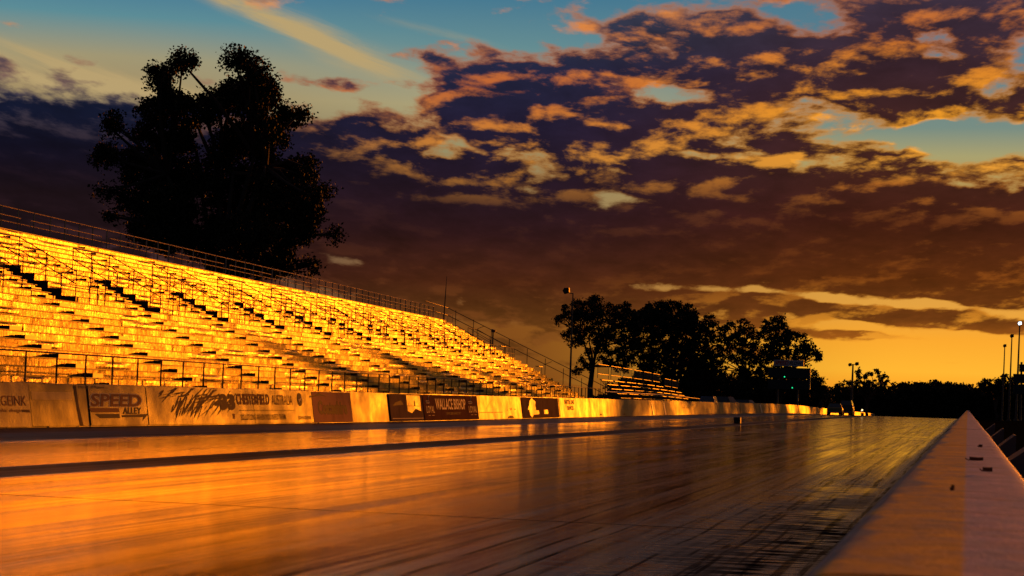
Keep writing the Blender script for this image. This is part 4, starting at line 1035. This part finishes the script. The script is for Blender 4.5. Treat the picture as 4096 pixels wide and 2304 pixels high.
A_ = [(2530,1260,26,30),(2540,1310,30,34),(2400,1360,40,26),(2540,1380,30,40),(2262,1235,16,16),(2300,1215,22,22),(2250,1262,14,16),(2242,1285,14,14),(2290,1255,38,28),(2345,1225,34,30),(2370,1200,26,18),(2400,1215,34,28),(2440,1230,34,26),(2485,1225,22,24),(2500,1250,22,26),(2340,1270,50,34),(2410,1275,50,36),(2470,1285,44,36),(2270,1310,22,24),(2320,1320,44,34),(2275,1345,18,20),(2310,1370,34,26),(2380,1330,44,30),(2450,1335,50,36),(2510,1310,34,40),(2500,1370,40,36),(2420,1400,30,20),(2340,1400,24,16),(2480,1420,40,28),(2420,1440,40,22),(2325,1440,18,16),(2350,1460,24,18),(2470,1460,40,24),(2520,1440,34,34),(2330,1485,22,16)]
gum(2362, 318.0, A_, 'spreading gum tree with open limbs right of the tall floodlight pole', .55, .36, 2.2, .38, cl_r=.85, leaders=4)
B_ = [(2600,1300,40,40),(2640,1260,40,36),(2720,1270,44,40),(2560,1260,22,26),(2780,1500,60,50),(2840,1450,30,40),(2860,1520,40,40),(2560,1270,26,24),(2590,1240,24,20),(2620,1245,32,30),(2660,1220,34,22),(2700,1225,34,24),(2740,1240,30,26),(2770,1270,24,34),(2560,1310,36,34),(2620,1300,50,44),(2690,1290,54,48),(2745,1310,44,44),(2790,1320,36,36),(2825,1300,26,26),(2845,1270,18,14),(2855,1300,14,18),(2830,1340,30,30),(2560,1370,40,40),(2640,1370,64,54),(2720,1380,64,54),(2790,1390,50,48),(2830,1400,26,30),(2570,1440,44,44),(2650,1450,64,50),(2740,1460,64,50),(2800,1460,44,44),(2590,1510,50,40),(2680,1520,64,40),(2770,1530,60,36)]
gum(2690, 330.0, B_, 'broadest dark tree with a rounded solid crown behind the small bleacher', .6, .40, 2.3, .2, cl_r=.85)
C_ = [(2870,1540,50,40),(2960,1550,70,40),(3040,1540,50,40),(2925,1300,18,16),(2905,1320,26,22),(2970,1290,20,18),(2990,1320,28,24),(2950,1330,34,28),(2885,1350,24,24),(2930,1370,46,34),(3000,1370,44,36),(3040,1340,20,22),(2880,1390,20,20),(2900,1420,34,26),(2960,1430,48,40),(3020,1430,40,40),(2870,1440,22,24),(2885,1480,28,24),(2960,1500,50,36),(3020,1500,40,40),(2850,1470,20,24)]
gum(2985, 335.0, C_, 'mid sized gum tree left of the advertising sign with twin peaks', .4, .38, 2.0, .25, cl_r=.75)
D_ = [(3070,1290,18,16),(3100,1275,22,16),(3130,1285,22,18),(3080,1315,34,26),(3130,1320,34,28),(3170,1340,26,22),(3200,1350,22,18),(3090,1360,44,36),(3150,1375,48,34),(3205,1385,30,28),(3240,1380,20,20),(3235,1410,30,24),(3262,1420,18,26),(3275,1428,10,14),(3120,1420,50,34),(3190,1420,44,24),(3060,1410,30,40),(3060,1470,34,34),(3225,1450,14,14),(3130,1470,46,30),(3255,1500,20,20),(3275,1530,24,24),(3250,1545,30,26),(3290,1560,20,20),(3100,1530,60,30),(3180,1540,50,30)]
gum(3120, 342.0, D_, 'gum tree leaning right above the scoreboard sign', .4, .38, 2.1, .25, cl_r=.75)
E_ = [(3390,1560,30,18),(3440,1555,36,20),(3500,1555,36,20),(3560,1560,36,18),(3450,1535,30,18),(3510,1535,30,18),(3385,1528,16,12),(3405,1535,20,12),(3430,1500,16,12),(3425,1520,20,14),(3436,1485,12,10),(3460,1505,14,14),(3455,1525,20,14),(3485,1500,14,14),(3480,1520,18,16),(3505,1490,14,12),(3510,1515,20,18),(3540,1505,12,12),(3545,1525,12,14),(3360,1540,16,12),(3575,1540,14,12),(3600,1545,12,12)]
gum(3470, 400.0, E_, 'small lacy tree clump against the orange horizon right of the two headed post', .35, .42, 1.0, .3, cl_r=.5)
F_ = [(3925,1545,14,14),(3940,1532,16,14),(3960,1535,18,16),(3985,1535,20,18),(3995,1522,16,14),(4010,1515,14,12),(4025,1512,16,14),(4040,1522,14,14),(3950,1560,30,24),(4000,1560,30,24),(4030,1550,24,24)]
gum(3985, 420.0, F_, 'low rounded tree clump on the horizon behind the right floodlight poles', .4, .5, 1.3, .25, cl_r=.8)
G_ = [(4075,1570,24,24),(4095,1560,20,24),(4120,1560,30,30),(4060,1590,24,20),(4110,1600,40,24)]
gum(4095, 400.0, G_, 'dark bush mass at the right edge behind the stacked scoreboard', .4, .5, 1.5, .25, cl_r=.8, name='bush')
# trees added out of view to the right to shade the wall and stands
def shade_tree(x, Y, h_, wdt, dn=1.0, zlo=.35, rzf=.09):
    px0 = proj((x, Y, 0))[0]; kk = FPX/Y; L_ = []
    for i in range(16):
        a = random.uniform(-1, 1); zt = random.uniform(zlo, .95); ww = wdt*math.sqrt(max(0, 1-((zt-.55)/.5)**2)) if zlo < .5 else wdt
        q = proj((x+a*ww, Y, h_*zt)); L_.append((q[0], q[1], wdt*.30*kk, h_*rzf*kk))
    gum(px0, Y, L_, 'unseen gum tree added right of the track to cast shade', .35, .5, dn, .3, cl_r=.8, group='added shade trees right of the track')
shade_tree(26, 217, 21.5, 6, .9, .86, .05)
for (x, Y, h_, w_, dn) in ( (30, 306, 24, 6, .8), (31, 322, 25, 6, .8), (29, 340, 24, 6, .8), (31, 358, 23, 5, .7), (30, 384, 25, 6, .8), (32, 402, 24, 6, .8), (31, 424, 24, 6, .8), (31, 446, 24, 6, .8), (31, 470, 23, 5, .7)):
    shade_tree(x, Y, h_, w_, dn)
# distant wood along the horizon: one mass
prof_ = [(2380,1575),(2600,1560),(2860,1550),(3000,1545),(3200,1555),(3310,1548),(3360,1542),(3420,1540),(3560,1548),(3600,1535),(3640,1528),(3680,1520),(3710,1526),(3740,1521),(3780,1526),(3810,1524),(3850,1530),(3880,1534),(3900,1545),(3915,1549),(3935,1538),(3980,1530),(4040,1528),(4100,1530),(4250,1520),(4500,1500)]
Y = 560.0; g = gz(Y); cl = []; rd = []; core = MB()
pxs = np.arange(2380, 4500, 5.0); k = Y/FPX; tops = np.interp(pxs, [a for a, _ in prof_], [c for _, c in prof_])
hull = []
for i, (px, py) in enumerate(zip(pxs, tops)):
    q = at(px, py, Y); w = .5+.5*math.sin(px*.071)*math.sin(px*.023+1); top = q.z-.3-w*.9
    if i % 2 == 0: hull.append((q.x, top-.9))
    for j in range(3):
        yy = Y+rng.uniform(-6, 12); cl.append((q.x+rng.uniform(-.4, .4), yy, top-rng.uniform(0, 1.8))); rd.append(rng.uniform(.7, 1.3))
    zz = top-2
    while zz > g:
        cl.append((q.x, Y-3+rng.uniform(-3, 1), zz)); rd.append(1.3); zz -= 1.7
b = MB()
V = []
wood = leaf_obj('distant_wood', leaves(np.array(cl), 26, np.array(rd), .75, .1), M['leaf2'], None)
tag(wood, kind='stuff')
# solid inner thicket so that the far sky does not show through the trunks
vs = []; ny = 4
for (x, zt) in hull:
    for j in range(ny): vs.append((x+rng.uniform(-.3, .3), Y+1+j*2.2+rng.uniform(-.5, .5), (zt if j in (1, 2) else zt-1.5)+rng.uniform(-.3, .3)) if j not in (0, ny-1) else (x, Y+1+j*2.2, g-.5))
fs = [(i*ny+j, (i+1)*ny+j, (i+1)*ny+j+1, i*ny+j+1) for i in range(len(hull)-1) for j in range(ny-1)]
b.add(vs, fs); tag(b.build('thicket', M['leaf2']), kind='stuff')
# scrub under the middle trees
cl = []; rd = []
for px in np.arange(2440, 3330, 4.0):
    Yq = 350+rng.uniform(-3, 14); py = 1525+22*math.sin(px*.021+1)+9*math.sin(px*.11)
    if px > 3240: py += (px-3240)*.2
    q = at(px, py, Yq); zz = q.z-.4
    while zz > gz(Yq): cl.append((q.x, Yq+rng.uniform(-2, 2), zz)); rd.append(rng.uniform(.6, 1.0)); zz -= 1.0
tag(leaf_obj('scrub', leaves(np.array(cl), 30, np.array(rd), .5, .1), M['leaf2'], None), kind='stuff')
